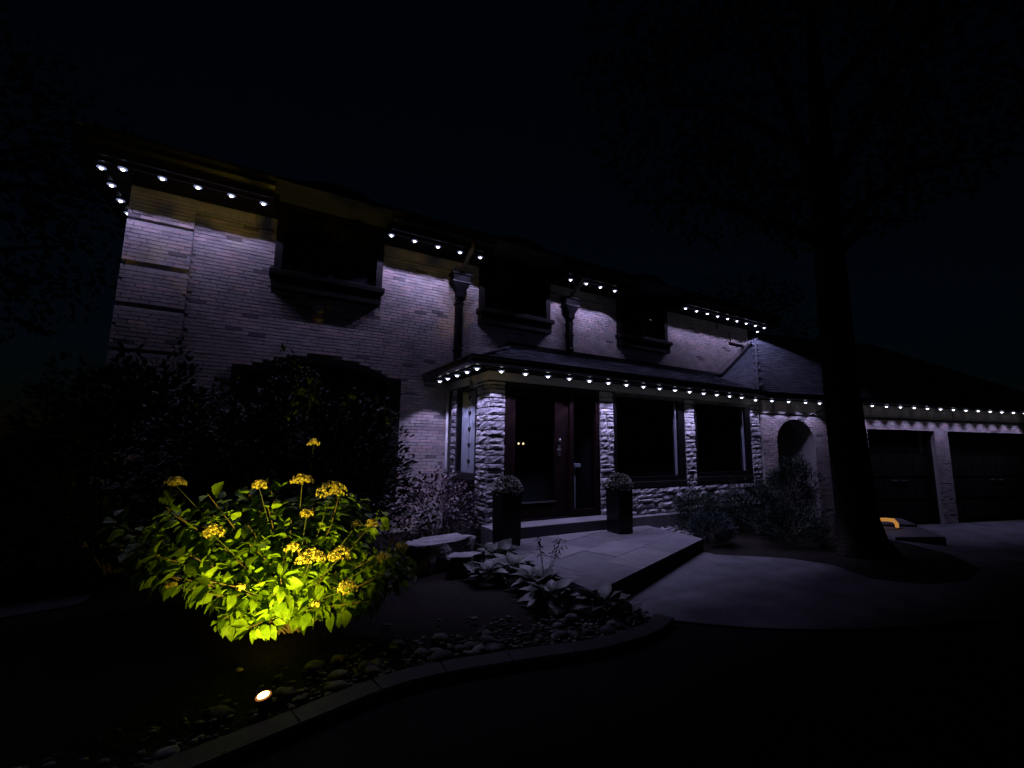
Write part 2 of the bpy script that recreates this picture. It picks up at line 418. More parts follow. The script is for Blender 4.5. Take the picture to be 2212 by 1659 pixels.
# ================================================================== HOUSE
H = thing('brick_house', 'two-storey pale brick house with stone-faced front porch and dark arched windows', 'house', (6, 9.1, 0))
UW = [(-.06, 1.95), (4.23, 6.25), (8.62, 10.65)]        # upper windows
EV = [(-2.62, -.14), (1.92, 4.19), (6.29, 8.58), (10.69, 15.38)]
XL, XR = -2.17, 14.83
AW = (-.55, 2.47, .55, 3.10, 3.41)                      # big arched window
def arch_z(x, x0, x1, zs, zc):
    """segmental arch height"""
    hw = (x1-x0)/2; rise = zc-zs; r = (hw*hw+rise*rise)/(2*rise); c = (x0+x1)/2
    if abs(x-c) > hw: return zs
    return zc-r+math.sqrt(r*r-(x-c)**2)
AX0, AX1 = -.30, 2.22
bm = bmesh.new()
def wbox(x0, x1, z0, z1): box(bm, x0, x1, .004, .3, z0, z1, fac)
wbox(XL, AW[0], -.1, 6.0)
wbox(AW[0], AW[1], -.1, AW[2])
pts = [(AW[0], AW[3])]+[(AX0+(AX1-AX0)*i/20, arch_z(AX0+(AX1-AX0)*i/20, AX0, AX1, AW[3], AW[4])) for i in range(21)]+[(AW[1], AW[3]), (AW[1], 4.6), (AW[0], 4.6)]
prism(bm, pts, .004, .3, fac)
wbox(AW[0], UW[0][0], 4.6, 6.0); wbox(UW[0][1], AW[1], 4.6, 6.0)
wbox(AW[1], UW[1][0], -.1, 6.0)
wbox(UW[1][0], UW[1][1], 3.2, 4.6); wbox(UW[1][1], UW[2][0], 3.2, 6.0); wbox(UW[2][0], UW[2][1], 3.2, 4.6); wbox(UW[2][1], XR, 3.2, 6.0)
wall = obj('brick_wall', bm, M['mortar'], H)
def blocked_fac(z0, z1):
    b = []
    if z1 > 4.6:
        b += UW
    if z1 > 5.75: b.append((-1.34, 13.88))
    if z1 > 5.39: b.append((13.88, 15))
    if z0 < 4.16 and z1 > 0: b.append((4.9, 15))
    if z0 < 3.5: b.append((3.62, 15))
    if z0 < AW[4] and z1 > AW[2]:
        zz = z0
        if zz <= AW[3]: b.append((AW[0], AW[1]))
        else:
            hw = None
            xs = [x for x in np.linspace(AX0, AX1, 60) if arch_z(x, AX0, AX1, AW[3], AW[4]) > zz-.01]
            if xs: b.append((xs[0], xs[-1]))
    return b
specs = []
lay_bricks(-1.31, XR, .12, 5.76, blocked_fac, .012, specs)
# quoins at the left corner, with open joints between
ZQ = [(5.445, 6.0), (4.70, 5.40), (3.985, 4.615), (3.23, 3.915), (2.49, 3.17), (1.75, 2.43), (1.0, 1.69), (.1, .94)]
for z0, z1 in ZQ:
    bm = bmesh.new(); box(bm, XL-.015, -1.33, -.038, .0, z0, z1, fac); box(bm, XL-.055, XL-.001, -.038, .8, z0, z1, fac)
    obj('quoin', bm, M['mortar'], H)
    lay_bricks(XL-.05, -1.325, z0+.004, z1, lambda a, b: [], .05, specs)
for z in (5.4225, 4.6575, 3.95, 3.2, 2.46, 1.72, .97):
    pass
build_bricks(specs, fac, 0, wall, 300, ok=lambda u, z: (z > 3.5 or (2.5 < u < 3.6 and z > 1.3)) and u < 4.2)
# frieze of upright bricks under the soffit
SOLD = unit_brick(.118, .185); SOLD.materials.append(M['brick'])
for x0, x1 in ((-1.33, -.07), (1.96, 4.22), (6.26, 8.61), (10.66, 13.88)):
    bm = bmesh.new(); box(bm, x0, x1, -.028, .0, 5.785, 6.0, fac); box(bm, x0, x1, -.055, .0, 5.755, 5.783, fac)
    fr = obj('frieze', bm, M['mortar'], H)
    x = x0+.065
    while x < x1-.05:
        o = bpy.data.objects.new('brick', SOLD); COL.objects.link(o); o.parent = fr
        o.location = fac(x, -.04+random.uniform(-.003, .003), 5.893); o.rotation_euler = (0, random.uniform(-.01, .01), 0); x += .129
bm = bmesh.new(); box(bm, 13.88, XR+.015, -.038, 0, 5.40, 6.0, fac); box(bm, XR+.001, XR+.05, -.038, .8, 5.4, 6.0, fac)
qr = obj('quoin', bm, M['mortar'], H)
sp2 = []; lay_bricks(13.885, XR+.045, 5.405, 6.0, lambda a, b: [], .05, sp2); build_bricks(sp2, fac, 0, qr, 0)
bm = bmesh.new(); box(bm, 13.8, XR+.06, -.07, -.0, 5.365, 5.398, fac); obj('ledge', bm, M['trim'], H)
# side and rear walls, floor plates
bm = bmesh.new(); box(bm, XL, XL+.3, .301, 8.4, -.1, 6.0, fac); obj('side_wall', bm, M['mortar'], H)
bm = bmesh.new(); box(bm, XR-.3, XR, .301, 8.4, -.1, 6.0, fac); obj('side_wall', bm, M['mortar'], H)
bm = bmesh.new(); box(bm, XL, XR, 8.401, 8.7, -.1, 6.0, fac); obj('rear_wall', bm, M['mortar'], H)
bm = bmesh.new(); box(bm, XL+.31, XR-.31, 1.6, 1.7, 0, 5.99, fac); obj('partition', bm, M['interior'], H)
# soffits, gutters, light channel
for i, (x0, x1) in enumerate(EV):
    bm = bmesh.new(); box(bm, x0, x1, -.80, .01, 6.003, 6.05, fac); obj('soffit', bm, M['soffit'], H)
    bm = bmesh.new()
    prof = [(-.80, 6.0), (-.80, 6.36), (-.96, 6.36), (-.965, 6.32), (-.93, 6.26), (-.93, 6.18), (-.88, 6.13), (-.83, 6.12), (-.83, 6.0)]
    A = [bm.verts.new(fac(x0, d, z)) for d, z in prof]; B = [bm.verts.new(fac(x1, d, z)) for d, z in prof]
    bm.faces.new(A); bm.faces.new(B[::-1])
    for k in range(len(prof)): bm.faces.new([A[k], B[k], B[(k+1) % len(prof)], A[(k+1) % len(prof)]])
    obj('gutter', bm, M['gutter'], H)
    bm = bmesh.new(); box(bm, x0+.05, x1-.05, -.685, -.615, 5.978, 6.001, fac); obj('light_channel', bm, M['black_metal'], H)
for sx, x0, x1 in ((-1, -2.62, XL-.06), (1, XR+.06, 15.38)):
    bm = bmesh.new(); box(bm, x0, x1, .012, 8.6, 6.003, 6.05, fac); obj('soffit', bm, M['soffit'], H)
    bm = bmesh.new(); e = -2.62 if sx < 0 else 15.38
    box(bm, min(e, e+sx*.13), max(e, e+sx*.13), -.90, 8.7, 6.0, 6.36, fac); obj('gutter', bm, M['gutter'], H)
    bm = bmesh.new(); c = -2.49 if sx < 0 else 15.2
    box(bm, c-.035, c+.035, -.60, 1.6, 5.978, 6.001, fac); obj('light_channel', bm, M['black_metal'], H)
# hipped main roof
bm = bmesh.new()
x0, x1, y0, y1, ze = -2.72, 15.48, 8.2, 17.8, 6.34; yr = 13.0; zr = 9.12; hp = 4.8
v = [bm.verts.new(p) for p in ((x0, y0, ze), (x1, y0, ze), (x1, y1, ze), (x0, y1, ze), (x0+hp, yr, zr), (x1-hp, yr, zr))]
for q in ((0, 1, 5, 4), (1, 2, 5), (2, 3, 4, 5), (3, 0, 4), (0, 3, 2, 1)): bm.faces.new([v[i] for i in q])
roof = obj('roof', bm, M['rooffelt'], H)
A_, S_ = Vector((1, 0, 0)), Vector((0, hp, zr-ze)).normalized(); sl_ = math.hypot(hp, zr-ze)
shingles('shingles', Vector((x0, y0, ze)), A_, S_, lambda a, s: (s/sl_*hp < a < (x1-x0)-s/sl_*hp) and not any(w0-.2 < a+x0 < w1+.2 and s < 2.2 for w0, w1 in UW), (0, x1-x0), (0, sl_), roof, row=.29, tab=.5)
# dormer-topped upper windows
for x0, x1 in UW:
    c = (x0+x1)/2
    bm = bmesh.new()     # frame: jambs, arched head, mullions
    fz = lambda a, d, z: fac(a, d, z)
    box(bm, x0, x0+.13, -.10, .28, 4.95, 6.42, fz); box(bm, x1-.13, x1, -.10, .28, 4.95, 6.42, fz)
    pts = [(x0, 6.42)]+[(x0+(x1-x0)*i/16, arch_z(x0+(x1-x0)*i/16, x0, x1, 6.42, 6.76)) for i in range(1, 16)]+[(x1, 6.42), (x1-.1, 6.30), (x0+.1, 6.30)]
    prism(bm, pts, -.10, .28, fz)
    box(bm, c-.045, c+.045, -.05, .12, 4.95, 6.3, fz)
    box(bm, x0+.13, c-.045, -.03, .10, 4.95, 5.04, fz); box(bm, c+.045, x1-.13, -.03, .10, 4.95, 5.04, fz)
    wo_ = obj('window', bm, M['trim'], H)
    for a, b in ((x0+.13, c-.045), (c+.045, x1-.13)):
        bm = bmesh.new(); box(bm, a, b, .03, .045, 5.04, 6.3, fz); obj('pane', bm, M['glass'], wo_)
        bm = bmesh.new(); box(bm, a, b, .02, .055, 5.64, 5.67, fz); obj('glazing_bar', bm, M['trim'], wo_)
    bm = bmesh.new(); box(bm, x0-.06, x1+.03, -.26, .0, 4.84, 4.95, fz, .012); box(bm, x0-.01, x1-.03, -.20, .0, 4.60, 4.838, fz); obj('sill', bm, M['trim'], wo_)
    bm = bmesh.new()     # curved little roof
    o0, o1 = x0-.12, x1+.12
    outer = [(o0+(o1-o0)*i/20, arch_z(o0+(o1-o0)*i/20, o0, o1, 6.36, 6.84)) for i in range(21)]
    inner = [(a, z-.06) for a, z in outer[::-1]]
    prism(bm, outer+inner, -.42, 2.0, fz)
    obj('dormer_roof', bm, M['rooffelt'], H)
    bm = bmesh.new(); box(bm, x0-.1, x0-.002, -.36, .0, 6.0, 6.37, fz); obj('dormer_cheek', bm, M['trim'], H)
    bm = bmesh.new(); box(bm, x1+.002, x1+.1, -.36, 0, 6.0, 6.37, fz); obj('dormer_cheek', bm, M['trim'], H)
    bm = bmesh.new(); box(bm, x0, x1, .31, .34, 4.6, 6.7, fz); obj('blind', bm, M['interior'], H)
# big arched window on the ground floor
bm = bmesh.new()
x0, x1, z0, zs, zc = AW
pts = [(x0, z0), (x1, z0), (x1, zs), (AX1, zs)]+[(AX1-(AX1-AX0)*i/24, arch_z(AX1-(AX1-AX0)*i/24, AX0, AX1, zs, zc)) for i in range(1, 24)]+[(AX0, zs), (x0, zs)]
prism(bm, pts, .14, .17, fac)
prism(bm, [(x0, z0), (x0+.25, z0), (x0+.25, zs), (x0, zs)], -.05, .13, fac); prism(bm, [(x1-.25, z0), (x1, z0), (x1, zs), (x1-.25, zs)], -.05, .13, fac)
arc = [(AX0+(AX1-AX0)*i/24, arch_z(AX0+(AX1-AX0)*i/24, AX0, AX1, zs, zc)) for i in range(25)]
prism(bm, arc+[(a, max(zs-.14, z-.14)) for a, z in arc[::-1]], -.06, .135, fac)
aw = obj('window', bm, M['trim'], H)
for i in range(4):
    a = x0+.26+i*.62; bm = bmesh.new(); box(bm, a+.03, a+.60, .10, .115, z0+.12, zs-.2, fac); obj('pane', bm, M['glass'], aw)
    bm = bmesh.new(); box(bm, a-.03, a+.028, .04, .138, z0+.06, zs-.14, fac); obj('mullion', bm, M['trim'], aw)
bm = bmesh.new(); box(bm, x0-.06, x1+.06, -.14, .0, z0-.12, z0-.002, fac); obj('sill', bm, M['trim'], aw)
# flashing where the porch roof meets the wall, and up the wing roof
bm = bmesh.new(); box(bm, 5.0, 13.1, -.055, -.0, 4.09, 4.25, fac); obj('flashing', bm, M['gutter'], H)
bm = bmesh.new(); p0, p1 = Vector((13.02, 0, 4.20)), Vector((14.86, 0, 5.52)); d = (p1-p0).normalized(); q = Vector((d.z, 0, -d.x))
pts = [(p.x, p.z) for p in (p0, p1, p1+q*.30, p0+q*.30)]; prism(bm, pts, -.22, -.0, fac); obj('flashing', bm, M['gutter'], H)
bm = bmesh.new(); pts = [(p.x, p.z) for p in (p0-q*.022, p1-q*.022, p1-q*.001, p0-q*.001)]; prism(bm, pts, -.23, -.0, fac); obj('flashing_edge', bm, M['steel'], H)
# downspouts with conductor heads
def downspout(x, zb, foot):
    bm = bmesh.new(); box(bm, x-.075, x+.075, -.17, -.02, zb, 5.24, fac, .02)
    o = obj('downspout', bm, M['downpipe'], H)
    bm = bmesh.new()
    sec = [(.085, .085, 5.10), (.085, .085, 5.22), (.21, .12, 5.42), (.23, .13, 5.43), (.23, .13, 5.47), (.205, .115, 5.475), (.205, .115, 5.60), (.245, .14, 5.62), (.245, .14, 5.66)]
    rings = [[bm.verts.new(fac(x+sx*a, -.135+sy*b, z)) for sx, sy in ((-1, -1), (1, -1), (1, 1), (-1, 1))] for a, b, z in sec]
    for r0, r1 in zip(rings, rings[1:]):
        for k in range(4): bm.faces.new([r0[k], r0[(k+1) % 4], r1[(k+1) % 4], r1[k]])
    bm.faces.new(rings[0]); bm.faces.new(rings[-1])
    obj('conductor_head', bm, M['downpipe'], o)
    bm = bmesh.new(); box(bm, x-.235, x+.235, -.272, -.267, 5.44, 5.452, fac); obj('edge_highlight', bm, M['elbow'], o)  # thin pale strip: highlight on the head's edge built as geometry
    bm = bmesh.new(); tube(bm, [fac(x-.02, -.85, 6.14), fac(x-.02, -.83, 6.02), fac(x, -.45, 5.84), fac(x, -.17, 5.74), fac(x, -.14, 5.6)], .05, 8); obj('elbow', bm, M['elbow'], o, True)
    if foot:
        bm = bmesh.new(); tube(bm, [fac(x, -.1, zb+.06), fac(x, -.12, zb-.02), fac(x-.04, -.22, zb-.06), fac(x-.14, -.36, zb-.10)], .07, 8); obj('shoe', bm, M['black_metal'], o, True)
    for zz in (zb+.35, 4.95):
        bm = bmesh.new(); box(bm, x-.10, x+.10, -.178, -.0, zz, zz+.03, fac); obj('bracket', bm, M['black_metal'], o)
downspout(3.70, 3.52, False)
downspout(6.86, 4.30, True)

# ------------------------------------------------------------------ porch
PZ = .37     # porch floor
bm = bmesh.new()
box(bm, 3.58, 3.89, .004, .25, PZ-.3, 2.95, por); box(bm, 6.18, 6.56, .004, .25, 0, 2.95, por); box(bm, 8.845, 9.20, .004, .25, 0, 2.95, por); box(bm, 11.5, 11.9, .004, .25, 0, 2.95, por)
box(bm, 6.561, 8.844, .004, .25, 0, .86, por); box(bm, 9.201, 11.499, .004, .25, 0, .86, por)
box(bm, 3.58, 11.9, .006, .25, 2.951, 3.11, por)
box(bm, 7.36, 7.58, .004, .2, 0, 2.95, sid); box(bm, 8.59, 9.09, .004, .2, 0, 2.95, sid); box(bm, 7.581, 8.589, .004, .2, 0, 1.1, sid); box(bm, 7.36, 9.09, .006, .2, 2.951, 3.11, sid)
sw = obj('stone_wall', bm, M['mortar_dark'], H)
rowsA = stone_rows(.25, 2.93)
stones(por, 0, 3.535, 3.89, rowsA, .22, .40, sw)
def sid_in(a, d, z): return Vector((PX+d, a, z))
# the side face looks towards -X: stones turned a quarter
stones(sid_in, -math.pi/2, 7.09, 7.58, rowsA, .22, .5, sw)
stones(sid_in, -math.pi/2, 8.59, 8.86, stone_rows(.25, 2.93), .15, .3, sw)
stones(por, 0, 6.18, 6.56, stone_rows(.37, 2.93), .16, .42, sw)
stones(por, 0, 8.845, 9.20, stone_rows(.86, 2.93), .16, .40, sw)
stones(por, 0, 11.5, 11.92, stone_rows(.86, 2.93), .16, .42, sw)
stones(por, 0, 6.56, 11.92, stone_rows(.30, .86, .11, .21), .18, .5, sw)
bm = bmesh.new(); box(bm, 3.55, 11.95, -.045, .0, 2.952, 3.115, por); box(bm, 7.06, 9.09, -.045, -.0, 2.952, 3.115, sid); obj('frieze_board', bm, M['frieze'], H)
bm = bmesh.new(); tube(bm, [(PX-.06, 9.03, .1), (PX-.06, 9.03, 2.94)], .03, 10); obj('corner_pipe', bm, M['white'], H, True)
# inside of the porch: dark room
bm = bmesh.new(); box(bm, 3.83, 11.6, .30, .31+1.4, PZ-.02, PZ, por); box(bm, 3.83, 11.6, 1.712, 1.75, PZ, 3.1, por); box(bm, 6.30, 6.36, .31, 1.70, PZ+.002, 3.0, por); obj('room', bm, M['interior'], H)
# porch windows
for x0, x1, z0, z1 in ((6.56, 8.845, .87, 2.95), (9.20, 11.50, .93, 2.95)):
    bm = bmesh.new()
    for a, b, c_, d_ in ((x0, x0+.10, z0+.14, z1), (x1-.22, x1, z0+.14, z1), (x0+.101, x1-.221, z1-.10, z1), (x0+.101, x1-.221, z0+.14, z0+.24)): box(bm, a, b, -.02, .14, c_, d_, por)
    box(bm, x1-.28, x1-.221, .03, .10, z0+.24, z1-.10, por)
    wd_ = obj('window', bm, M['black_metal'], H)
    bm = bmesh.new(); box(bm, x0+.10, x1-.28, .05, .062, z0+.24, z1-.10, por); obj('pane', bm, M['glass'], wd_)
    bm = bmesh.new(); box(bm, x0+.002, x1-.002, -.035, .05, z0, z0+.138, por, .01); obj('sill', bm, M['trim'], wd_)
    bm = bmesh.new(); box(bm, x1-.31, x1-.285, -.005, .045, z0+.26, z1-.12, por); obj('lit_reveal_strip', bm, M['reveal'], wd_)  # strip along the right side, coloured as if the reveal were lit
# side window with sheer curtain
bm = bmesh.new()
for a, b, c_, d_ in ((7.58, 7.65, 1.12, 2.95), (8.51, 8.59, 1.12, 2.95), (7.651, 8.509, 2.86, 2.95), (7.651, 8.509, 1.12, 1.21)): box(bm, a, b, -.03, .12, c_, d_, sid)
swn = obj('window', bm, M['black_metal'], H)
bm = bmesh.new(); box(bm, 7.65, 8.51, .04, .05, 1.21, 2.86, sid); obj('pane', bm, M['glass'], swn)
bm = bmesh.new(); box(bm, 7.56, 8.61, -.12, -.0, 1.04, 1.118, sid); obj('sill', bm, M['trim'], swn)
bm = bmesh.new(); n = 60
fr_ = [(7.62+.92*i/n, .085+.018*math.sin(i*1.15)) for i in range(n+1)]
lo = [bm.verts.new(sid(a, d, 1.15)) for a, d in fr_]; hi = [bm.verts.new(sid(a, d, 2.9)) for a, d in fr_]
for i in range(n): bm.faces.new([lo[i], lo[i+1], hi[i+1], hi[i]])
obj('curtain', bm, M['curtain'], swn, True)
# entrance door with sidelight
bm = bmesh.new()
for a, b, c_, d_ in ((3.89, 4.00, PZ, 2.95), (5.40, 5.50, PZ, 2.95), (6.08, 6.18, PZ, 2.95), (4.001, 5.399, 2.83, 2.95), (5.501, 6.079, 2.83, 2.95), (5.501, 6.079, PZ, PZ+.14)): box(bm, a, b, -.01, .16, c_, d_, por)
df = obj('door_frame', bm, M['doorwood'], H)
bm = bmesh.new(); box(bm, 5.50, 6.08, .06, .07, PZ+.14, 2.83, por); obj('sidelight_pane', bm, M['glass'], df)
bm = bmesh.new(); box(bm, 4.0, 5.4, -.03, .2, PZ, PZ+.035, por); obj('threshold', bm, M['black_metal'], df)
bm = bmesh.new()
for a, b, c_, d_ in ((4.003, 4.15, PZ+.04, 2.82), (5.06, 5.397, PZ+.04, 2.82), (4.151, 5.059, 2.69, 2.82), (4.151, 5.059, PZ+.04, .69)): box(bm, a, b, .03, .09, c_, d_, por)
door = obj('door', bm, M['doorwood'], H)
bm = bmesh.new(); box(bm, 4.15, 5.06, .055, .065, .69, 2.69, por); obj('pane', bm, M['glass'], door)
bm = bmesh.new(); box(bm, 4.15, 5.06, .01, .03, .685, .712, por); obj('kick_rail', bm, M['steel'], door)
bm = bmesh.new(); box(bm, 5.13, 5.19, .012, .03, 1.56, 1.78, por, .005); tube(bm, [por(5.16, .03, 1.69), por(5.16, -.04, 1.69), por(5.05, -.045, 1.69)], .012, 8); obj('handle', bm, M['steel'], door)
bm = bmesh.new(); lathe(bm, [(.02, 0), (.028, .01), (.028, .05), (.02, .06)], por(5.16, .0, 1.84)); obj('lock', bm, M['steel'], door)
# porch roof: front slope and left hip
bm = bmesh.new()
e0, e1 = Vector((2.95, 6.45, 3.17)), Vector((11.3, 6.45, 3.17)); t0, t1 = Vector((5.1, 9.098, 4.12)), Vector((13.3, 9.098, 4.12)); l0 = Vector((2.95, 9.098, 3.17))
v = [bm.verts.new(p) for p in (e0, e1, t1, t0, l0)]; lw = [bm.verts.new(p-Vector((0, 0, .03))) for p in (e0, e1, t1, t0, l0)]
bm.faces.new([v[0], v[1], v[2], v[3]]); bm.faces.new([v[0], v[3], v[4]])
bm.faces.new([lw[0], lw[3], lw[2], lw[1]]); bm.faces.new([lw[0], lw[4], lw[3]])
for a, b in ((0, 1), (1, 2), (2, 3), (3, 4), (4, 0)): bm.faces.new([v[a], lw[a], lw[b], v[b]])
proof = obj('porch_roof', bm, M['rooffelt'], H)
Sf = Vector((0, 2.648, .95)).normalized(); lf = math.hypot(2.648, .95)
shingles('shingles', e0+Vector((0, 0, .003)), Vector((1, 0, 0)), Sf, lambda a, s: a > s/lf*2.15 and a < 8.35+s/lf*1.9, (0, 10.4), (0, lf-.05), proof)
Sl = Vector((2.15, 0, .95)).normalized(); ll = math.hypot(2.15, .95)
shingles('shingles', l0+Vector((0, 0, .003)), Vector((0, -1, 0)), Sl, lambda a, s: a < 2.648*(1-s/ll), (0, 2.65), (0, ll), proof)
bm = bmesh.new(); tube(bm, [e0+Vector((0, 0, .02)), t0+Vector((0, 0, .02))], .035, 6); obj('hip_cap', bm, M['rooffelt'], proof)
# porch soffit, gutters, channel
bm = bmesh.new(); box(bm, 3.0, 11.35, -.60, .0, 3.118, 3.14, por); box(bm, 6.501, 9.08, -.58, -.0, 3.118, 3.14, sid); obj('porch_soffit', bm, M['soffit'], H)
def gutter_run(a0, a1, f, d):
    bm = bmesh.new()
    prof = [(d, 3.10), (d, 3.24), (d-.13, 3.24), (d-.135, 3.21), (d-.11, 3.17), (d-.11, 3.12), (d-.06, 3.085), (d-.02, 3.085)]
    A = [bm.verts.new(f(a0, q, z)) for q, z in prof]; B = [bm.verts.new(f(a1, q, z)) for q, z in prof]
    bm.faces.new(A); bm.faces.new(B[::-1])
    for k in range(len(prof)): bm.faces.new([A[k], B[k], B[(k+1) % len(prof)], A[(k+1) % len(prof)]])
    return bm
obj('gutter', gutter_run(2.87, 11.2, por, -.60), M['gutter'], H)
obj('gutter', gutter_run(6.46, 8.95, sid, -.58), M['gutter'], H)
bm = bmesh.new(); box(bm, 3.15, 11.3, -.43, -.37, 3.098, 3.117, por); box(bm, 6.66, 8.75, -.49, -.43, 3.098, 3.117, sid); obj('light_channel', bm, M['black_metal'], H)
# porch step
bm = bmesh.new(); box(bm, 3.45, 6.60, 6.62, 7.085, .0, PZ, bev=.012); obj('step', bm, M['concrete'], H)
bm = bmesh.new(); box(bm, 6.601, 8.6, 6.90, 7.085, .0, .30, bev=.012); obj('step', bm, M['concrete'], H)

# ------------------------------------------------------------------ garage wing
G = thing('garage', 'attached brick garage wing with arched side opening and dark doors', 'garage', win(6, 2, -.43))
bm = bmesh.new()
AR = (.68, 2.02, 1.93); ac = (AR[0]+AR[1])/2; ar = (AR[1]-AR[0])/2
box(bm, .18, AR[0], .004, .45, -.3, 3.10, win); box(bm, AR[1], 4.03, .004, .45, -.45, 3.10, win)
pts = [(AR[0], AR[2])]+[(ac-ar*math.cos(math.pi*i/20), AR[2]+ar*math.sin(math.pi*i/20)) for i in range(1, 20)]+[(AR[1], AR[2]), (AR[1], 3.10), (AR[0], 3.10)]
prism(bm, pts, .004, .45, win)
box(bm, 4.031, 13.0, .004, .45, 2.38, 3.10, win); box(bm, 6.82, 7.42, .004, .30, -.5, 2.379, win); box(bm, 12.34, 13.0, .004, .45, -.5, 2.379, win)
gw = obj('brick_wall', bm, M['mortar'], G)
def blocked_win(z0, z1):
    b = []
    if z0 < AR[2]: b.append((AR[0]-.0, AR[1]))
    elif z0 < AR[2]+ar:
        h = math.sqrt(max(0, ar*ar-(z0-AR[2])**2)); b.append((ac-h, ac+h))
    if z0 < 2.38: b += [(4.03, 6.82), (7.42, 12.34)]
    if z1 > 2.72: b.append((0, 13))
    return b
sp = []; lay_bricks(.2, 13.0, -.42, 2.74, blocked_win, .012, sp)
build_bricks(sp, win, AL, gw, 200, ok=lambda u, z: u < 2.6 and z > .6)
bm = bmesh.new(); box(bm, .19, 13.0, -.045, .0, 2.745, 3.10, win); obj('frieze_board', bm, M['mortar'], G)
x = .24; bmx = bmesh.new()
while x < 12.9:
    box(bmx, x, x+.064, -.056, -.04, 2.79, 3.0, win); x += .075
obj('bricks', bmx, M['brick'], G, kind='stuff')
# arched passage behind the opening
bm = bmesh.new(); box(bm, .55, .67, .46, 2.2, -.3, 2.7, win); box(bm, 2.03, 2.15, .46, 2.2, -.3, 2.7, win); box(bm, .55, 2.15, 2.21, 2.3, -.3, 2.7, win); box(bm, .55, 2.15, .46, 2.2, 2.71, 2.8, win); obj('passage', bm, M['mortar'], G)
bm = bmesh.new(); box(bm, .75, 1.95, 2.14, 2.205, .1, 2.2, win); obj('passage_door', bm, M['trim'], G)
# garage doors with raised panels
def garage_door(a0, a1, ncol):
    bm = bmesh.new(); z0, z1 = -.43, 2.375
    box(bm, a0+.002, a1-.002, .22, .26, z0, z1, win)
    for a, b, c_, d_ in ((a0+.001, a0+.09, z0, z1), (a1-.09, a1-.001, z0, z1), (a0+.091, a1-.091, z1-.08, z1-.001)): box(bm, a, b, .10, .219, c_, d_, win)
    dr = obj('garage_door', bm, M['trim'], G)
    hh = (z1-z0-.1)/4; ww = (a1-a0-.22)/ncol
    for r in range(4):
        for c_ in range(ncol):
            bm = bmesh.new(); a = a0+.11+c_*ww; z = z0+.02+r*hh
            box(bm, a+.03, a+ww-.03, .20, .219, z+.05, z+hh-.05, win)
            if r == 3: obj('pane', bm, M['glass'], dr)
            else:
                obj('panel', bm, M['trim'], dr)
    mid = (a0+a1)/2
    for k in (-.19, .19):
        bm = bmesh.new(); tube(bm, [win(mid+k-.09, .20, .86), win(mid+k-.09, .17, .86), win(mid+k+.09, .17, .86), win(mid+k+.09, .20, .86)], .012, 6); obj('handle', bm, M['steel'], dr)
    return dr
garage_door(4.05, 6.815, 4); garage_door(7.425, 12.335, 8)
# eave, soffit, gutter
bm = bmesh.new(); box(bm, -.42, 13.4, -.46, .003, 3.118, 3.14, win); box(bm, -.42, .17, .004, 1.9, 3.118, 3.14, win); obj('soffit', bm, M['soffit'], G)
obj('gutter', gutter_run(-.5, 13.5, win, -.46), M['gutter'], G)
bm = bmesh.new(); box(bm, -.3, 13.2, -.33, -.27, 3.098, 3.117, win); obj('light_channel', bm, M['black_metal'], G)
# hipped roof of the wing
bm = bmesh.new(); t0_, t1_, n0, n1, ze = -.36, 13.6, -.52, 7.3, 3.18; hd = (n1-n0)/2; pz = .75
v = [bm.verts.new(win(*p)) for p in ((t0_, n0, ze), (t1_, n0, ze), (t1_, n1, ze), (t0_, n1, ze), (t0_+hd, n0+hd, ze+pz*hd), (t1_-hd, n0+hd, ze+pz*hd))]
for q in ((0, 1, 5, 4), (1, 2, 5), (2, 3, 4, 5), (3, 0, 4), (0, 3, 2, 1)): bm.faces.new([v[i] for i in q])
groof = obj('roof', bm, M['rooffelt'], G)
Sw = (NX+Vector((0, 0, pz))).normalized(); lw_ = hd*math.hypot(1, pz)
shingles('shingles', win(t0_, n0, ze+.003), UX, Sw, lambda a, s: s/lw_*hd < a < (t1_-t0_)-s/lw_*hd, (0, t1_-t0_), (0, lw_), groof, row=.14)
Sh = (UX+Vector((0, 0, pz))).normalized()
shingles('shingles', win(t0_, n0, ze+.003), NX, Sh, lambda a, s: s/lw_*hd < a < 4.6, (0, 4.7), (0, lw_), groof, row=.14)
bm = bmesh.new(); tube(bm, [win(t0_, n0, ze+.02), win(t0_+hd, n0+hd, ze+pz*hd+.02)], .04, 6); obj('hip_cap', bm, M['shingle'], groof)

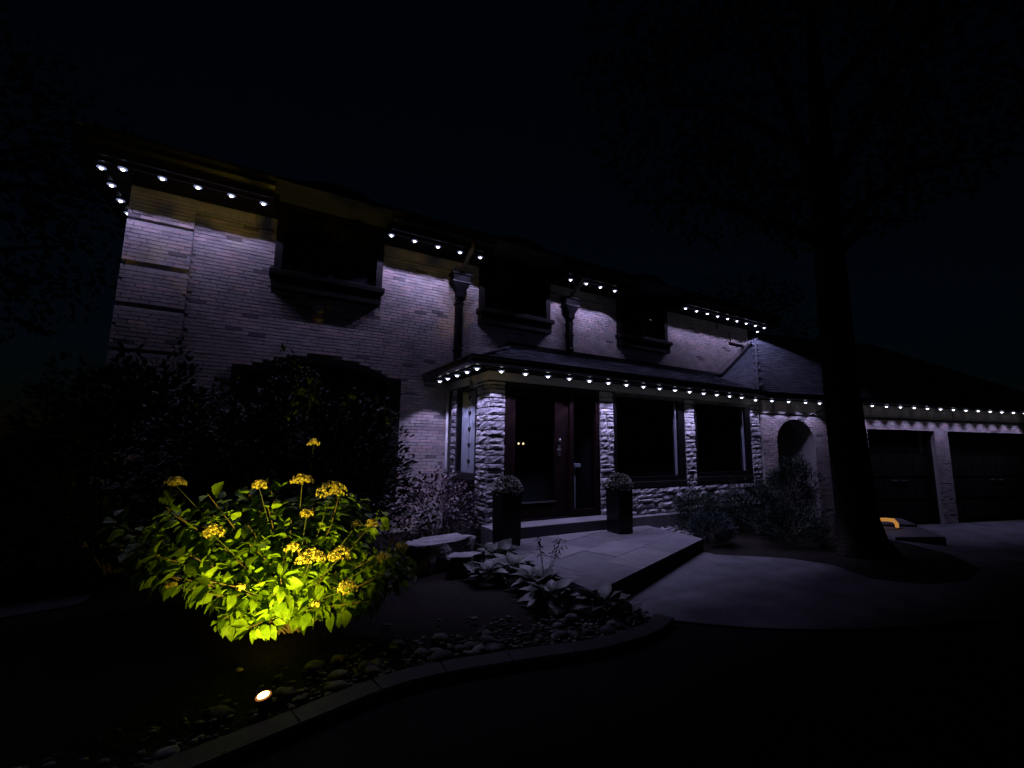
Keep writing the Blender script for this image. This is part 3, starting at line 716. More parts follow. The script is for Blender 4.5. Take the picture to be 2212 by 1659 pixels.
# ================================================================== EAVE LIGHTS
bm = bmesh.new(); lathe(bm, [(.028, .03), (.05, .028), (.052, .012), (.044, .0), (.036, .0)], (0, 0, 0), 14); HOUS = done(bm, 'housing'); HOUS.materials.append(M['black_metal'])
bm = bmesh.new(); lathe(bm, [(.026, .004), (.030, -.004), (.028, -.018), (.021, -.030), (.010, -.037), (.003, -.038)], (0, 0, 0), 14); LENS = done(bm, 'lens', True); LENS.materials.append(M['led'])
bm = bmesh.new(); lathe(bm, [(.034, .002), (.058, -.001), (.061, -.006), (.050, -.014), (.030, -.016)], (0, 0, 0), 14); HALO = done(bm, 'halo_ring', True); HALO.materials.append(M['glow'])  # added glowing ring, shaped as the soft halo of the bulb
def beam(name, watts, cone, blend, centre):
    """LED puck: violet-white, a little weaker straight down than towards the rim of its beam"""
    L = bpy.data.lights.new(name, 'SPOT'); L.energy = watts; L.color = LED; L.spot_size = R(cone); L.spot_blend = blend; L.shadow_soft_size = .03
    L.use_nodes = True; t = L.node_tree; em = t.nodes['Emission']
    tc = t.nodes.new('ShaderNodeTexCoord'); sx = t.nodes.new('ShaderNodeSeparateXYZ'); ab = t.nodes.new('ShaderNodeMath'); ab.operation = 'ABSOLUTE'
    mr = t.nodes.new('ShaderNodeMapRange'); mr.interpolation_type = 'SMOOTHSTEP'
    for i, v in ((1, .62), (2, .97), (3, 1.0), (4, centre)): mr.inputs[i].default_value = v
    t.links.new(tc.outputs['Normal'], sx.inputs[0]); t.links.new(sx.outputs[2], ab.inputs[0]); t.links.new(ab.outputs[0], mr.inputs[0]); t.links.new(mr.outputs[0], em.inputs['Strength'])
    return L
SP_UP = beam('upper_spot', 27, 112, .16, .25); SP_MID = beam('upper_spot', 54, 109, .14, .22); SP_PORCH = beam('porch_spot', 90, 100, .30, .46); SP_NICHE = beam('niche_spot', 34, 100, .4, .6); SP_GAR = beam('garage_spot', 30, 84, .6, 1.0)
ORD = ['first', 'second', 'third', 'fourth', 'fifth', 'sixth', 'seventh', 'eighth', 'ninth', 'tenth', 'eleventh', 'twelfth', 'thirteenth', 'fourteenth', 'fifteenth', 'sixteenth', 'seventeenth']
def eave_light(p, label, group, tilt, SPOT):
    t = thing('eave_light', label, 'light', p, group)
    a = bpy.data.objects.new('housing', HOUS); b = bpy.data.objects.new('lens', LENS); d = bpy.data.objects.new('halo_ring', HALO); c = bpy.data.objects.new('eave_spot', SPOT)
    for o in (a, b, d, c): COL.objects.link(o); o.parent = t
    c.location = (0, 0, -.042); c.rotation_euler = (tilt[0], tilt[1], 0)
    return t
UZ = 5.948
def run(pts, txt, group, spot, tilt=(0, 0)):
    for i, p in enumerate(pts): eave_light(p, txt % ORD[i], group, tilt, spot)
gU, gP, gG = 'lights along the upper eave', 'lights along the porch eave', 'lights along the garage eave'
run([(-2.49, 8.59, UZ), (-2.49, 9.12, UZ), (-2.49, 9.66, UZ), (-2.49, 10.16, UZ)], '%s light back from the corner on the upper left side eave', gU, SP_UP)
run([(-2.21, 8.46, UZ), (-1.72, 8.45, UZ), (-1.25, 8.45, UZ), (-.78, 8.45, UZ), (-.30, 8.45, UZ)], '%s front light from upper left house corner, left of all upper windows', gU, SP_UP, (R(6), 0))
run([(x, 8.45, UZ) for x in (1.96, 2.44, 2.95, 3.46, 3.95)], '%s light from left between the left and middle upper windows', gU, SP_MID, (R(6), 0))
run([(x, 8.45, UZ) for x in (6.49, 6.99, 7.47, 7.98)], '%s light from left between the middle and right upper windows', gU, SP_MID, (R(6), 0))
run([(x, 8.45, UZ) for x in (10.82, 11.33, 11.84, 12.35, 12.86, 13.35, 13.86, 14.38, 14.90)], '%s front light from left on upper eave right of the right upper window', gU, SP_UP, (R(6), 0))
run([(15.2, 8.87, UZ), (15.2, 9.37, UZ)], '%s light back from the corner on the upper right side eave', gU, SP_UP)
run([(3.12, y, 3.066) for y in (8.49, 8.05, 7.57, 7.11, 6.69)], '%s light from the brick wall on the left side of the porch eave', gP, SP_PORCH)
run([(3.60+.4995*i, 6.70, 3.066) for i in range(15)], '%s light from left along the front porch eave above the door and windows', gP, SP_PORCH)
wl = [-.25, .29, .86, 1.45, 1.95]
run([win(t, -.30, 3.066) for t in wl], '%s light from left on low eave above the arched opening, left of trunk', gG, SP_NICHE)
run([win(3.92+.565*i, -.30, 3.066) for i in range(13)], '%s light from left on garage eave, right of the tree trunk', gG, SP_GAR)

# ================================================================== PATIO, STEPS, ROCKS
def clip_poly(poly, a, b):
    out = []
    for i in range(len(poly)):
        p, q = poly[i], poly[(i+1) % len(poly)]
        sp_ = (b[0]-a[0])*(p[1]-a[1])-(b[1]-a[1])*(p[0]-a[0]); sq = (b[0]-a[0])*(q[1]-a[1])-(b[1]-a[1])*(q[0]-a[0])
        if sp_ >= 0: out.append(p)
        if sp_*sq < 0:
            t = sp_/(sp_-sq); out.append((p[0]+(q[0]-p[0])*t, p[1]+(q[1]-p[1])*t))
    return out
SLAB = [(3.30, 3.95), (3.50, 3.97), (6.88, 5.22), (7.0, 6.61), (3.32, 6.61)]
lt = thing('landing', 'raised pale flagstone landing in front of the porch step', 'patio', (5.2, 5.6, 0))
bm = bmesh.new(); prism(bm, SLAB, 0, 0, lambda a, d, z: Vector((a, z, d))) if False else None
A = [bm.verts.new((x, y, -.02)) for x, y in SLAB]; B = [bm.verts.new((x, y, .135)) for x, y in SLAB]
bm.faces.new(A[::-1]); bm.faces.new(B)
for i in range(len(A)): bm.faces.new([A[i], A[(i+1) % len(A)], B[(i+1) % len(A)], B[i]])
obj('slab', bm, M['mortar_dark'], lt)
a_ = R(20.3); ca, sa = math.cos(a_), math.sin(a_)
def rot(p, q): return (3.5+p*ca-q*sa, 3.97+p*sa+q*ca)
for r in range(-1, 8):
    q0 = r*.55-.02
    off = (r % 3)*.37-2.0; k = 0; p0 = off
    while p0 < 5:
        wd = random.choice((.8, 1.0, 1.2)); cell = [rot(p0+.004, q0+.004), rot(p0+wd-.004, q0+.004), rot(p0+wd-.004, q0+.546), rot(p0+.004, q0+.546)]
        for i in range(len(SLAB)):
            cell = clip_poly(cell, SLAB[i], SLAB[(i+1) % len(SLAB)])
            if len(cell) < 3: break
        p0 += wd
        if len(cell) < 3: continue
        bm = bmesh.new(); top = .18+random.uniform(-.003, .003)
        A = [bm.verts.new((x, y, .134)) for x, y in cell]; B = [bm.verts.new((x, y, top)) for x, y in cell]
        bm.faces.new(A[::-1]); bm.faces.new(B)
        for i in range(len(A)): bm.faces.new([A[i], A[(i+1) % len(A)], B[(i+1) % len(A)], B[i]])
        obj('paver', bm, M['paver'], lt)

def rock(name, size, loc, rotz, m, seed, flat=1.0, sub=2, amp=.22, label=None, cat=None, group=None, parent=None):
    bm = bmesh.new(); bmesh.ops.create_icosphere(bm, subdivisions=sub, radius=1)
    for v in bm.verts:
        d = noise.noise(v.co*1.2+Vector((seed, 0, 0)))*amp+noise.noise(v.co*2.7+Vector((0, seed, 0)))*amp*.4
        v.co *= 1+d
        v.co = Vector((v.co.x*size[0], v.co.y*size[1], max(-size[2]*.7, min(size[2]*flat, v.co.z*size[2]))))
    me = done(bm, name, True); o = put(name, me, m, parent); o.location = loc; o.rotation_euler = (random.uniform(-.15, .15), random.uniform(-.15, .15), rotz)
    if label: o['label'] = label; o['category'] = cat
    if group: o['group'] = group
    return o
# ledge boulders left of the landing
def slab_rock(label, pts, z0, z1, seed):
    bm = bmesh.new(); n = len(pts)
    rings = []
    for k, (z, s) in enumerate(((z0, .93), (z0+(z1-z0)*.5, 1.0), (z1-.03, .99), (z1, .95))):
        cx = sum(p[0] for p in pts)/n; cyy = sum(p[1] for p in pts)/n
        rings.append([bm.verts.new((cx+(x-cx)*s+noise.noise(Vector((x*5, k, seed)))*.04, cyy+(y-cyy)*s+noise.noise(Vector((y*5, k+4, seed)))*.04, z+noise.noise(Vector((x*3, y*3, seed+k)))*.03)) for x, y in pts])
    for a, b in zip(rings, rings[1:]):
        for i in range(n): bm.faces.new([a[i], a[(i+1) % n], b[(i+1) % n], b[i]])
    bm.faces.new(rings[0][::-1]); bm.faces.new(rings[-1])
    bmesh.ops.subdivide_edges(bm, edges=bm.edges[:], cuts=2, use_grid_fill=True)
    for v in bm.verts: v.co += Vector((noise.noise(v.co*6+Vector((seed, 0, 0))), noise.noise(v.co*6+Vector((0, seed, 0))), noise.noise(v.co*5+Vector((0, 0, seed)))*.8))*.035
    o = obj('boulder', bm, M['boulder']); o['label'] = label; o['category'] = 'boulder'; return o
slab_rock('long flat grey boulder ledge between the yellow-lit bush and the hostas', [(1.85, 6.05), (2.15, 5.95), (2.5, 6.08), (2.85, 6.14), (3.02, 6.35), (2.8, 6.62), (2.3, 6.5), (1.9, 6.35)], 0, .38, 3)
slab_rock('small pale slanting rock leaning below the flat boulder ledge', [(2.36, 5.72), (2.62, 5.66), (2.86, 5.82), (2.8, 5.98), (2.5, 5.98), (2.34, 5.86)], 0, .24, 8)
# river rocks along the kerb
for i in range(48):
    t = random.random()**.8; k = int(12+t*(len(kerb_line)-16)); kx, ky = kerb_line[k]
    off = .26+abs(random.gauss(0, .2)); s = random.uniform(.03, .075)
    rock('river_rock', (s*random.uniform(1, 1.5), s, s*.65), (kx+random.uniform(-.08, .08), ky+off, s*.3), random.uniform(0, 6), M['rock'], i*3.1, sub=2, amp=.3,
         label='rounded river rock lying in the bed behind the curved kerb', cat='rock', group='river rocks behind the kerb')
def pebbles(name, n, fx, smin, smax, label, m):
    V = []; Fc = []
    bm = bmesh.new(); bmesh.ops.create_icosphere(bm, subdivisions=1, radius=1); bv = np.array([v.co[:] for v in bm.verts]); bf = [[v.index for v in f.verts] for f in bm.faces]; bm.free()
    for i in range(n):
        x, y = fx(); s = random.uniform(smin, smax); a = random.uniform(0, 6.28)
        q = bv*np.array([s*random.uniform(.9, 1.6), s, s*.55])*(1+rng.uniform(-.16, .16, (len(bv), 1)))
        q = np.stack([q[:, 0]*math.cos(a)-q[:, 1]*math.sin(a)+x, q[:, 0]*math.sin(a)+q[:, 1]*math.cos(a)+y, q[:, 2]+s*.2+random.uniform(0, s)], 1)
        b = len(V); V += q.tolist(); Fc += [[b+j for j in f] for f in bf]
    me = bpy.data.meshes.new(name); me.from_pydata(V, [], Fc); me.update()
    for p in me.polygons: p.use_smooth = True
    o = put(name, me, m, None, kind='stuff', label=label, category='pebbles'); return o
def bedpt():
    k = random.randrange(12, len(kerb_line)-2); x, y = kerb_line[k]; return x+random.uniform(-.1, .1), y+.2+abs(random.gauss(0, .28))
pebbles('gravel', 700, bedpt, .012, .03, 'small dark gravel in the bed behind the curved kerb', M['rock'])
pebbles('pebbles', 260, lambda: (7.05+random.random()*1.0, 5.7+random.random()*1.2), .02, .05, 'pale pebbles beside the right end of the landing', M['stone'])
# level stone landing beside the tree, drive falls away from it
def step_slab(pts, z0, z1, label):
    bm = bmesh.new(); A = [bm.verts.new((x, y, z0)) for x, y in pts]; B = [bm.verts.new((x, y, z1)) for x, y in pts]
    bm.faces.new(A[::-1]); bm.faces.new(B)
    for i in range(len(A)): bm.faces.new([A[i], A[(i+1) % len(A)], B[(i+1) % len(A)], B[i]])
    bmesh.ops.bevel(bm, geom=[e for e in bm.edges if all(v.co.z > z1-.001 for v in e.verts)], offset=.012, segments=1, affect='EDGES')
    o = obj('stone_step', bm, M['paver']); o['label'] = label; o['category'] = 'step'; o['group'] = 'steps by the tree'
step_slab([(11.35, 4.1), (12.35, 3.62), (13.4, 4.35), (12.3, 4.95)], -.3, .02, 'low flat stone step right of the tree trunk with dark riser')
step_slab([(12.45, 5.0), (13.45, 4.42), (14.3, 5.0), (13.3, 5.6)], -.3, .06, 'farther flat stone step beside the glowing amber edge')

# ================================================================== FOLIAGE
def leaf_verts(wd, fold, curl):
    """ovate pointed leaf lying in XY with its stem at the origin"""
    st = [(0, 0), (.14, .55), (.36, 1.0), (.62, .82), (.84, .38), (1.0, 0)]
    V = []; F = []
    for t, k in st:
        zc = -curl*t*t
        V.append((t, 0, zc))
        if 0 < t < 1: V.append((t, wd/2*k, zc+fold*k)); V.append((t, -wd/2*k, zc+fold*k))
    # indices: 0 base; then triples 1..12 ; 13 tip
    F.append((0, 1, 2)); F.append((0, 3, 1))
    for i in range(3):
        b = 1+3*i; c = b+3
        F.append((b, c, c+1, b+1)); F.append((b, b+2, c+2, c))
    b = 10; F.append((b, 13, b+1)); F.append((b, b+2, 13))
    return np.array(V), F
def blade_verts(wd):
    return np.array([(0, -wd/4, 0), (0, wd/4, 0), (.5, wd/2, .05), (1, 0, -.05), (.5, -wd/2, .05)]), [(0, 4, 2, 1), (4, 3, 2)]
def frames(dirs, roll):
    """rotation matrices whose X axis follows dirs"""
    d = dirs/np.linalg.norm(dirs, axis=1, keepdims=True)
    up = np.tile(np.array([0, 0, 1.0]), (len(d), 1)); s = np.cross(up, d); sn = np.linalg.norm(s, axis=1, keepdims=True); s = np.where(sn < 1e-4, np.array([[1., 0, 0]]), s/np.maximum(sn, 1e-6))
    u = np.cross(d, s); c, q = np.cos(roll)[:, None], np.sin(roll)[:, None]
    s2, u2 = s*c+u*q, u*c-s*q
    return np.stack([d, s2, u2], 2)
def cloud(name, P, D, size, tmpl, m, parent=None, rollsd=.6, **props):
    lv, lf = tmpl; n = len(P)
    Rm = frames(D, rng.normal(0, rollsd, n)); V = np.einsum('nij,kj->nki', Rm, lv)*size[:, None, None]+P[:, None, :]
    k = len(lv); quads = [f for f in lf]
    me = bpy.data.meshes.new(name)
    V = V.reshape(-1, 3)
    loops = []; starts = []; tot = []
    base = np.arange(n)*k
    allf = []
    for f in quads: allf.append((base[:, None]+np.array(f)[None, :]))
    counts = np.concatenate([np.full(n, a.shape[1]) for a in allf]); idx = np.concatenate([a.reshape(-1) for a in allf])
    me.vertices.add(len(V)); me.vertices.foreach_set('co', V.reshape(-1))
    me.loops.add(len(idx)); me.loops.foreach_set('vertex_index', idx.astype(np.int32))
    me.polygons.add(len(counts)); st = np.concatenate([[0], np.cumsum(counts)[:-1]]); me.polygons.foreach_set('loop_start', st.astype(np.int32)); me.polygons.foreach_set('loop_total', counts.astype(np.int32))
    me.update(calc_edges=True)
    return put(name, me, m, parent, **props)
def mesh_of(tmpl, name, m):
    me = bpy.data.meshes.new(name); me.from_pydata(tmpl[0].tolist(), [], [list(f) for f in tmpl[1]]); me.update()
    for p in me.polygons: p.use_smooth = True
    me.materials.append(m); return me
def ellip(n, c, r, shell=.55):
    d = rng.normal(size=(n, 3)); d /= np.linalg.norm(d, axis=1, keepdims=True)
    rad = shell+(1-shell)*rng.random((n, 1))**.5
    return np.array(c)+d*np.array(r)*rad, d
def to_mat(Rm, p, s):
    m = Matrix(((Rm[0][0]*s, Rm[0][1]*s, Rm[0][2]*s, p[0]), (Rm[1][0]*s, Rm[1][1]*s, Rm[1][2]*s, p[1]), (Rm[2][0]*s, Rm[2][1]*s, Rm[2][2]*s, p[2]), (0, 0, 0, 1))); return m

# ---- hydrangea lit by the garden spotlight
hy = thing('hydrangea_bush', 'hydrangea bush glowing yellow-green in the garden spotlight', 'bush', (.4, 5.0, 0))
LT = [leaf_verts(.62, .10, .22), leaf_verts(.7, .14, .05), leaf_verts(.55, .06, .35)]
LM = [mesh_of(t, 'leaf', M['hydrangea']) for t in LT]
HB = Vector((.38, 4.74, .05))
tips = []
for i in range(74):
    a = random.uniform(0, 2*math.pi); el = random.uniform(.0, 1.35)
    rx, ry, rz = 1.06, .66, 1.26
    d = Vector((math.cos(a)*math.cos(el)*rx, math.sin(a)*math.cos(el)*ry, .10+math.sin(el)*rz))
    if el < .4: d.x *= .55; d.z += .10          # narrow foot, wide shoulders
    elif d.x < -.3 and el < .9: d = d*1.12
    tips.append(HB+d*random.uniform(.62, 1.05))
for xz in ((1.3, .42), (1.15, .34), (1.4, .52), (1.0, .34), (1.25, .6), (.45, .32), (.6, .36), (.48, .5), (.2, .5), (.8, .45), (.62, .75), (.3, .8), (-.62, 1.22), (-.85, .98), (-.7, .75), (1.35, .66), (1.2, .6), (.5, .4), (.75, .42), (.3, .45), (-.35, .7), (0, .55)):
    tips.append(Vector((xz[0], random.uniform(4.25, 4.6), xz[1])))
tips += [Vector((-.35, 4.5, 1.32)), Vector((-.6, 4.45, 1.2)), Vector((-.75, 4.5, 1.05)), Vector((-.95, 4.55, 1.15)), Vector((-.55, 4.4, .95)), Vector((-.8, 4.45, .85))]
bm = bmesh.new()
lp, ld = [], []
for t in tips:
    mid = (HB+t)/2+Vector((random.uniform(-.1, .1), random.uniform(-.1, .1), random.uniform(.02, .16)))
    tube(bm, [HB+Vector((random.uniform(-.12, .12), random.uniform(-.12, .12), 0)), mid, t], [.009, .006, .003], 5)
    for k in range(34):
        u = .40+.60*(k/33)**.8; p = (HB*(1-u)**2+mid*2*u*(1-u)+t*u*u)
        ax = (t-mid).normalized(); ang = k*2.4+random.uniform(-.5, .5)
        side = ax.orthogonal().normalized(); side.rotate(Matrix.Rotation(ang, 3, ax))
        dr = (side*1.0+ax*.35+Vector((random.uniform(-.3, .3), random.uniform(-.45, .2), random.uniform(-.55, .3)))).normalized()
        lp.append(p+side*.03); ld.append(dr)
obj('stems', bm, M['stem'], hy)
lp = np.array([v[:] for v in lp]); ld = np.array([v[:] for v in ld]); n = len(lp)
ok = lp[:, 2] > .03; lp, ld = lp[ok], ld[ok]; n = len(lp)
sz = rng.uniform(.055, .15, n)*np.where(rng.random(n) < .2, 1.15, 1)
front = np.argsort(lp[:, 1]*1.0-sz*3+rng.normal(0, .08, n))
ind = front[:300]; rest = front[300:]
Rm = frames(ld[ind], rng.normal(0, .55, 300))
for j, i in enumerate(ind):
    o = bpy.data.objects.new('leaf', LM[j % 3]); COL.objects.link(o); attach(o, hy); o.matrix_basis = to_mat(Rm[j], lp[i], sz[i])
for q in range(3):
    s = rest[q::3]; cloud('foliage', lp[s], ld[s], sz[s], LT[q], M['hydrangea'], hy, kind='stuff')
# flower heads: domes of many four-petalled florets
PT = (np.array([(0, 0, 0), (.35, .5, .12), (1, 0, .1), (.35, -.5, .12)]), [(0, 3, 2, 1)])
def flower_head(c, r):
    squash = random.uniform(.8, 1.25)
    nfl = int(110*(r/.1)**1.3)
    d = rng.normal(size=(nfl, 3)); d /= np.linalg.norm(d, axis=1, keepdims=True); d[:, 2] = np.abs(d[:, 2])*1.0-.25
    P = np.array(c)+d*np.array([r, r, r*squash])*rng.uniform(.6, 1.1, (nfl, 1))
    PP = np.repeat(P, 4, 0); ang = np.tile(np.arange(4)*math.pi/2, nfl)+np.repeat(rng.uniform(0, 6, nfl), 4)
    dn = np.repeat(d, 4, 0); t1_ = np.cross(dn, np.array([.3, .2, .9])); t1_ /= np.maximum(np.linalg.norm(t1_, axis=1, keepdims=True), 1e-5); t2_ = np.cross(dn, t1_)
    DD = t1_*np.cos(ang)[:, None]+t2_*np.sin(ang)[:, None]+dn*.35
    cloud('flower_head', PP, DD, np.full(len(PP), .0165)*rng.uniform(.8, 1.25, len(PP)), PT, M['petal'], hy, rollsd=.8)
for x, y, z, r in ((.37, 4.72, 1.40, .085), (.64, 4.75, 1.28, .12), (-.29, 4.72, .98, .075), (-.60, 4.8, 1.40, .07), (.32, 4.55, .82, .055), (.46, 4.42, .76, .105), (.70, 4.42, .75, .09), (1.15, 4.62, .64, .065), (1.35, 4.72, .70, .06),
                   (.78, 4.40, .47, .07), (.02, 4.75, 1.36, .05), (1.03, 4.7, .96, .055), (.41, 4.5, 1.12, .055), (.86, 4.6, .98, .045), (.50, 5.3, 1.75, .05), (-.52, 4.6, .62, .03), (.52, 4.3, .40, .035), (-.05, 4.55, .55, .03)):
    x, z = x*.945, CAM_Z+(z-CAM_Z)*.945; y = y*.945; r *= .95
    flower_head((x, y-.10, z), r*1.08)
    bm = bmesh.new(); tube(bm, [HB+Vector((0, 0, .1)), (HB+Vector((x, y-.1, z)))/2+Vector((0, 0, .08)), (x, y-.1, z-r*.2)], [.005, .004, .0025], 5); obj('stem', bm, M['greenstem'], hy)

# ---- generic leafy shrubs
def shrub(name, label, cat, base, c, r, n, lsize, tmpl, m, nst=9, group=None, shell=.35, up=.35):
    t = thing(name, label, cat, base, group); b = Vector(base)
    P, D = ellip(n, c, r, shell); keep = P[:, 2] > base[2]+.04; P, D = P[keep], D[keep]
    cc = np.array(c); sd = random.uniform(0, 50)
    lob = np.array([1+.42*noise.noise(Vector(d)*2.1+Vector((sd, 0, 0)))+.25*noise.noise(Vector(d)*5.0+Vector((0, sd, 0))) for d in D])   # lobes and sprays break up the outline
    P = cc+(P-cc)*lob[:, None]; keep = P[:, 2] > base[2]+.03; P, D = P[keep], D[keep]
    ns = np.array([noise.noise(Vector(p)*3.2) for p in P]); keep = ns > -.2; P, D = P[keep], D[keep]
    D = D*np.array([1, 1, .6])+rng.normal(0, .45, D.shape)+np.array([0, 0, up])
    s = rng.uniform(lsize*.6, lsize*1.25, len(P))
    cloud('foliage', P, D, s, tmpl, m, t, kind='stuff')
    for i in range(nst):
        q, _ = ellip(1, c, np.array(r)*.85, .5); q = Vector(q[0]); q.z = max(q.z, base[2]+.2)
        bm = bmesh.new(); tube(bm, [b+Vector((random.uniform(-.08, .08), random.uniform(-.08, .08), -.02)), (b+q)/2+Vector((random.uniform(-.08, .08), random.uniform(-.08, .08), .1)), q], [.014, .009, .004], 5); obj('stem', bm, M['stem'], t)
    return t
OV = leaf_verts(.5, .08, .15); SM = leaf_verts(.6, .05, .1); BLD = blade_verts(.16)
shrub('tall_shrub', 'tall dark shrub with glinting leaves rising behind the lit hydrangea', 'shrub', (.5, 6.3, 0), (.4, 6.2, 1.2), (1.4, .5, 1.42), 20000, .085, OV, M['shrub'], 14)  # real shrub, made taller and denser to block spotlight spill on the wall
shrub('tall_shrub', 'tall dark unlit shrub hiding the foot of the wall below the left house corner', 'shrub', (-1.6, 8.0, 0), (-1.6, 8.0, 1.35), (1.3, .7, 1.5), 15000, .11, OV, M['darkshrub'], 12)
shrub('purple_shrub', 'purple-leaved shrub under the porch side window', 'shrub', (2.75, 7.5, 0), (2.72, 7.5, .62), (.98, .55, .62), 2600, .075, SM, M['purple'], 12)
shrub('conifer_shrub', 'rounded dark green conifer beside the low stone wall', 'shrub', (8.15, 6.25, 0), (8.15, 6.25, .42), (.55, .5, .48), 9000, .075, BLD, M['needle'], 8, 'conifers in the right bed')
shrub('conifer_shrub', 'small blue-green conifer at the front of the right bed', 'shrub', (7.55, 5.55, 0), (7.55, 5.55, .24), (.42, .4, .3), 6000, .07, BLD, M['bluespruce'], 6, 'conifers in the right bed')
shrub('conifer_shrub', 'wide dark conifer below the right porch window', 'shrub', (9.7, 6.0, 0), (9.7, 6.0, .48), (.8, .6, .55), 12000, .08, BLD, M['needle'], 8, 'conifers in the right bed')
shrub('conifer_shrub', 'tallest conifer in front of the arched opening', 'shrub', (11.15, 5.95, 0), (11.15, 5.95, .72), (.62, .55, .85), 12000, .09, BLD, M['needle'], 9, 'conifers in the right bed')
shrub('conifer_shrub', 'low spreading conifer left of the tree trunk', 'shrub', (9.2, 5.0, 0), (9.2, 5.0, .28), (1.0, .6, .36), 9000, .08, BLD, M['needle'], 8, 'conifers in the right bed')
# ---- hostas along the landing
HT = leaf_verts(.72, .10, .55); HM = mesh_of(HT, 'leaf', M['hosta'])
hl = ['hosta with pale upright leaves nearest the porch step', 'second hosta from the porch step beside the landing', 'hosta at the middle of the landing edge below the dried flower stalks', 'hosta just left of the landing front corner', 'hosta at the landing front corner', 'small hosta by the end of the kerb', 'hosta behind the row, next to the pale slanting rock']
for (x, y, s), lb in zip(((3.16, 5.98, .30), (3.10, 5.35, .26), (3.08, 4.75, .26), (2.95, 4.22, .24), (3.32, 3.78, .22), (3.42, 3.48, .13), (2.72, 5.35, .22)), hl):
    t = thing('hosta_plant', lb, 'plant', (x, y, 0), 'hostas along the landing')
    for k in range(24):
        a = k*2.399+random.uniform(-.3, .3); e = .25+.75*(1-k/24)
        d = np.array([[math.cos(a)*math.cos(e), math.sin(a)*math.cos(e), math.sin(e)]])
        Rm = frames(d, np.array([random.gauss(0, .25)]))[0]
        o = bpy.data.objects.new('leaf', HM); COL.objects.link(o); attach(o, t)
        p = np.array([x, y, .03])+d[0]*s*.5; o.matrix_basis = to_mat(Rm, p, s*random.uniform(.75, 1.1))
        if k % 3 == 0:
            bm = bmesh.new(); tube(bm, [(x, y, .0), tuple(p)], .005, 4); obj('stalk', bm, M['stem'], t)
ft = thing('dried_flower_stalks', 'drooping dried flower stalks standing above the hostas', 'flowers', (3.22, 4.72, 0))
for k in range(5):
    bm = bmesh.new(); dx, dy = random.uniform(-.16, .2), random.uniform(-.12, .12); h = random.uniform(.48, .66)
    pts = [(3.2, 4.72, 0), (3.2+dx*.5, 4.72+dy*.5, h*.6), (3.2+dx, 4.72+dy, h), (3.2+dx*1.3, 4.72+dy*1.2, h*.97)]
    tube(bm, pts, .004, 4); st_ = obj('stalk', bm, M['stem'], ft)
    for j in range(7):
        bm = bmesh.new(); f_ = .7+.3*j/6; c0 = Vector(pts[1]).lerp(Vector(pts[2]), (f_-.6)/.4) if f_ < 1 else Vector(pts[3])
        e = c0+Vector((random.uniform(-.05, .05), random.uniform(-.05, .05), random.uniform(-.05, -.01))); tube(bm, [c0, (c0+e)/2+Vector((0, 0, .005)), e], [.003, .009, .003], 5); obj('petal', bm, M['purple'], st_)

# ---- planters with mums
def planter(x, y, z, lab, lab2):
    t = thing('planter', lab, 'planter', (x, y, z), 'tall planters flanking the door')
    b, tp, h = .165, .175, .84
    bm = bmesh.new()
    sec = [(b, 0), (tp, h-.05), (tp+.015, h-.045), (tp+.015, h), (tp-.02, h), (tp-.025, h-.05)]
    rings = [[bm.verts.new((x+sx*a, y+sy*a, z+q)) for sx, sy in ((-1, -1), (1, -1), (1, 1), (-1, 1))] for a, q in sec]
    for r0, r1 in zip(rings, rings[1:]):
        for k in range(4): bm.faces.new([r0[k], r0[(k+1) % 4], r1[(k+1) % 4], r1[k]])
    bm.faces.new(rings[0]); obj('pot', bm, M['black_metal'], t)
    bm = bmesh.new(); box(bm, x-tp+.03, x+tp-.03, y-tp+.03, y+tp-.03, z+h-.10, z+h-.05); obj('soil', bm, M['mulch'], t)
    c = (x, y, z+h+.02)
    mt = thing('mum_plant', lab2, 'plant', (x, y, z+h-.05), 'mums in the planters')
    P, D = ellip(900, c, (.25, .25, .22), .82); k = P[:, 2] > z+h-.05; P, D = P[k], D[k]
    cloud('flowers', P, D+rng.normal(0, .5, D.shape), rng.uniform(.02, .04, len(P)), SM, M['mum'], mt, kind='stuff')
    P, D = ellip(500, c, (.2, .2, .17), .5); k = P[:, 2] > z+h-.06; P, D = P[k], D[k]
    cloud('foliage', P, D, rng.uniform(.04, .06, len(P)), SM, M['shrub'], mt, kind='stuff')
planter(3.56, 6.36, .18, 'tall black planter at the stone corner column left of the door', 'rounded pale mum in the planter left of the door')
planter(5.97, 6.32, .18, 'tall black planter in front of the stone pier right of the door', 'rounded pale mum in the planter right of the door')

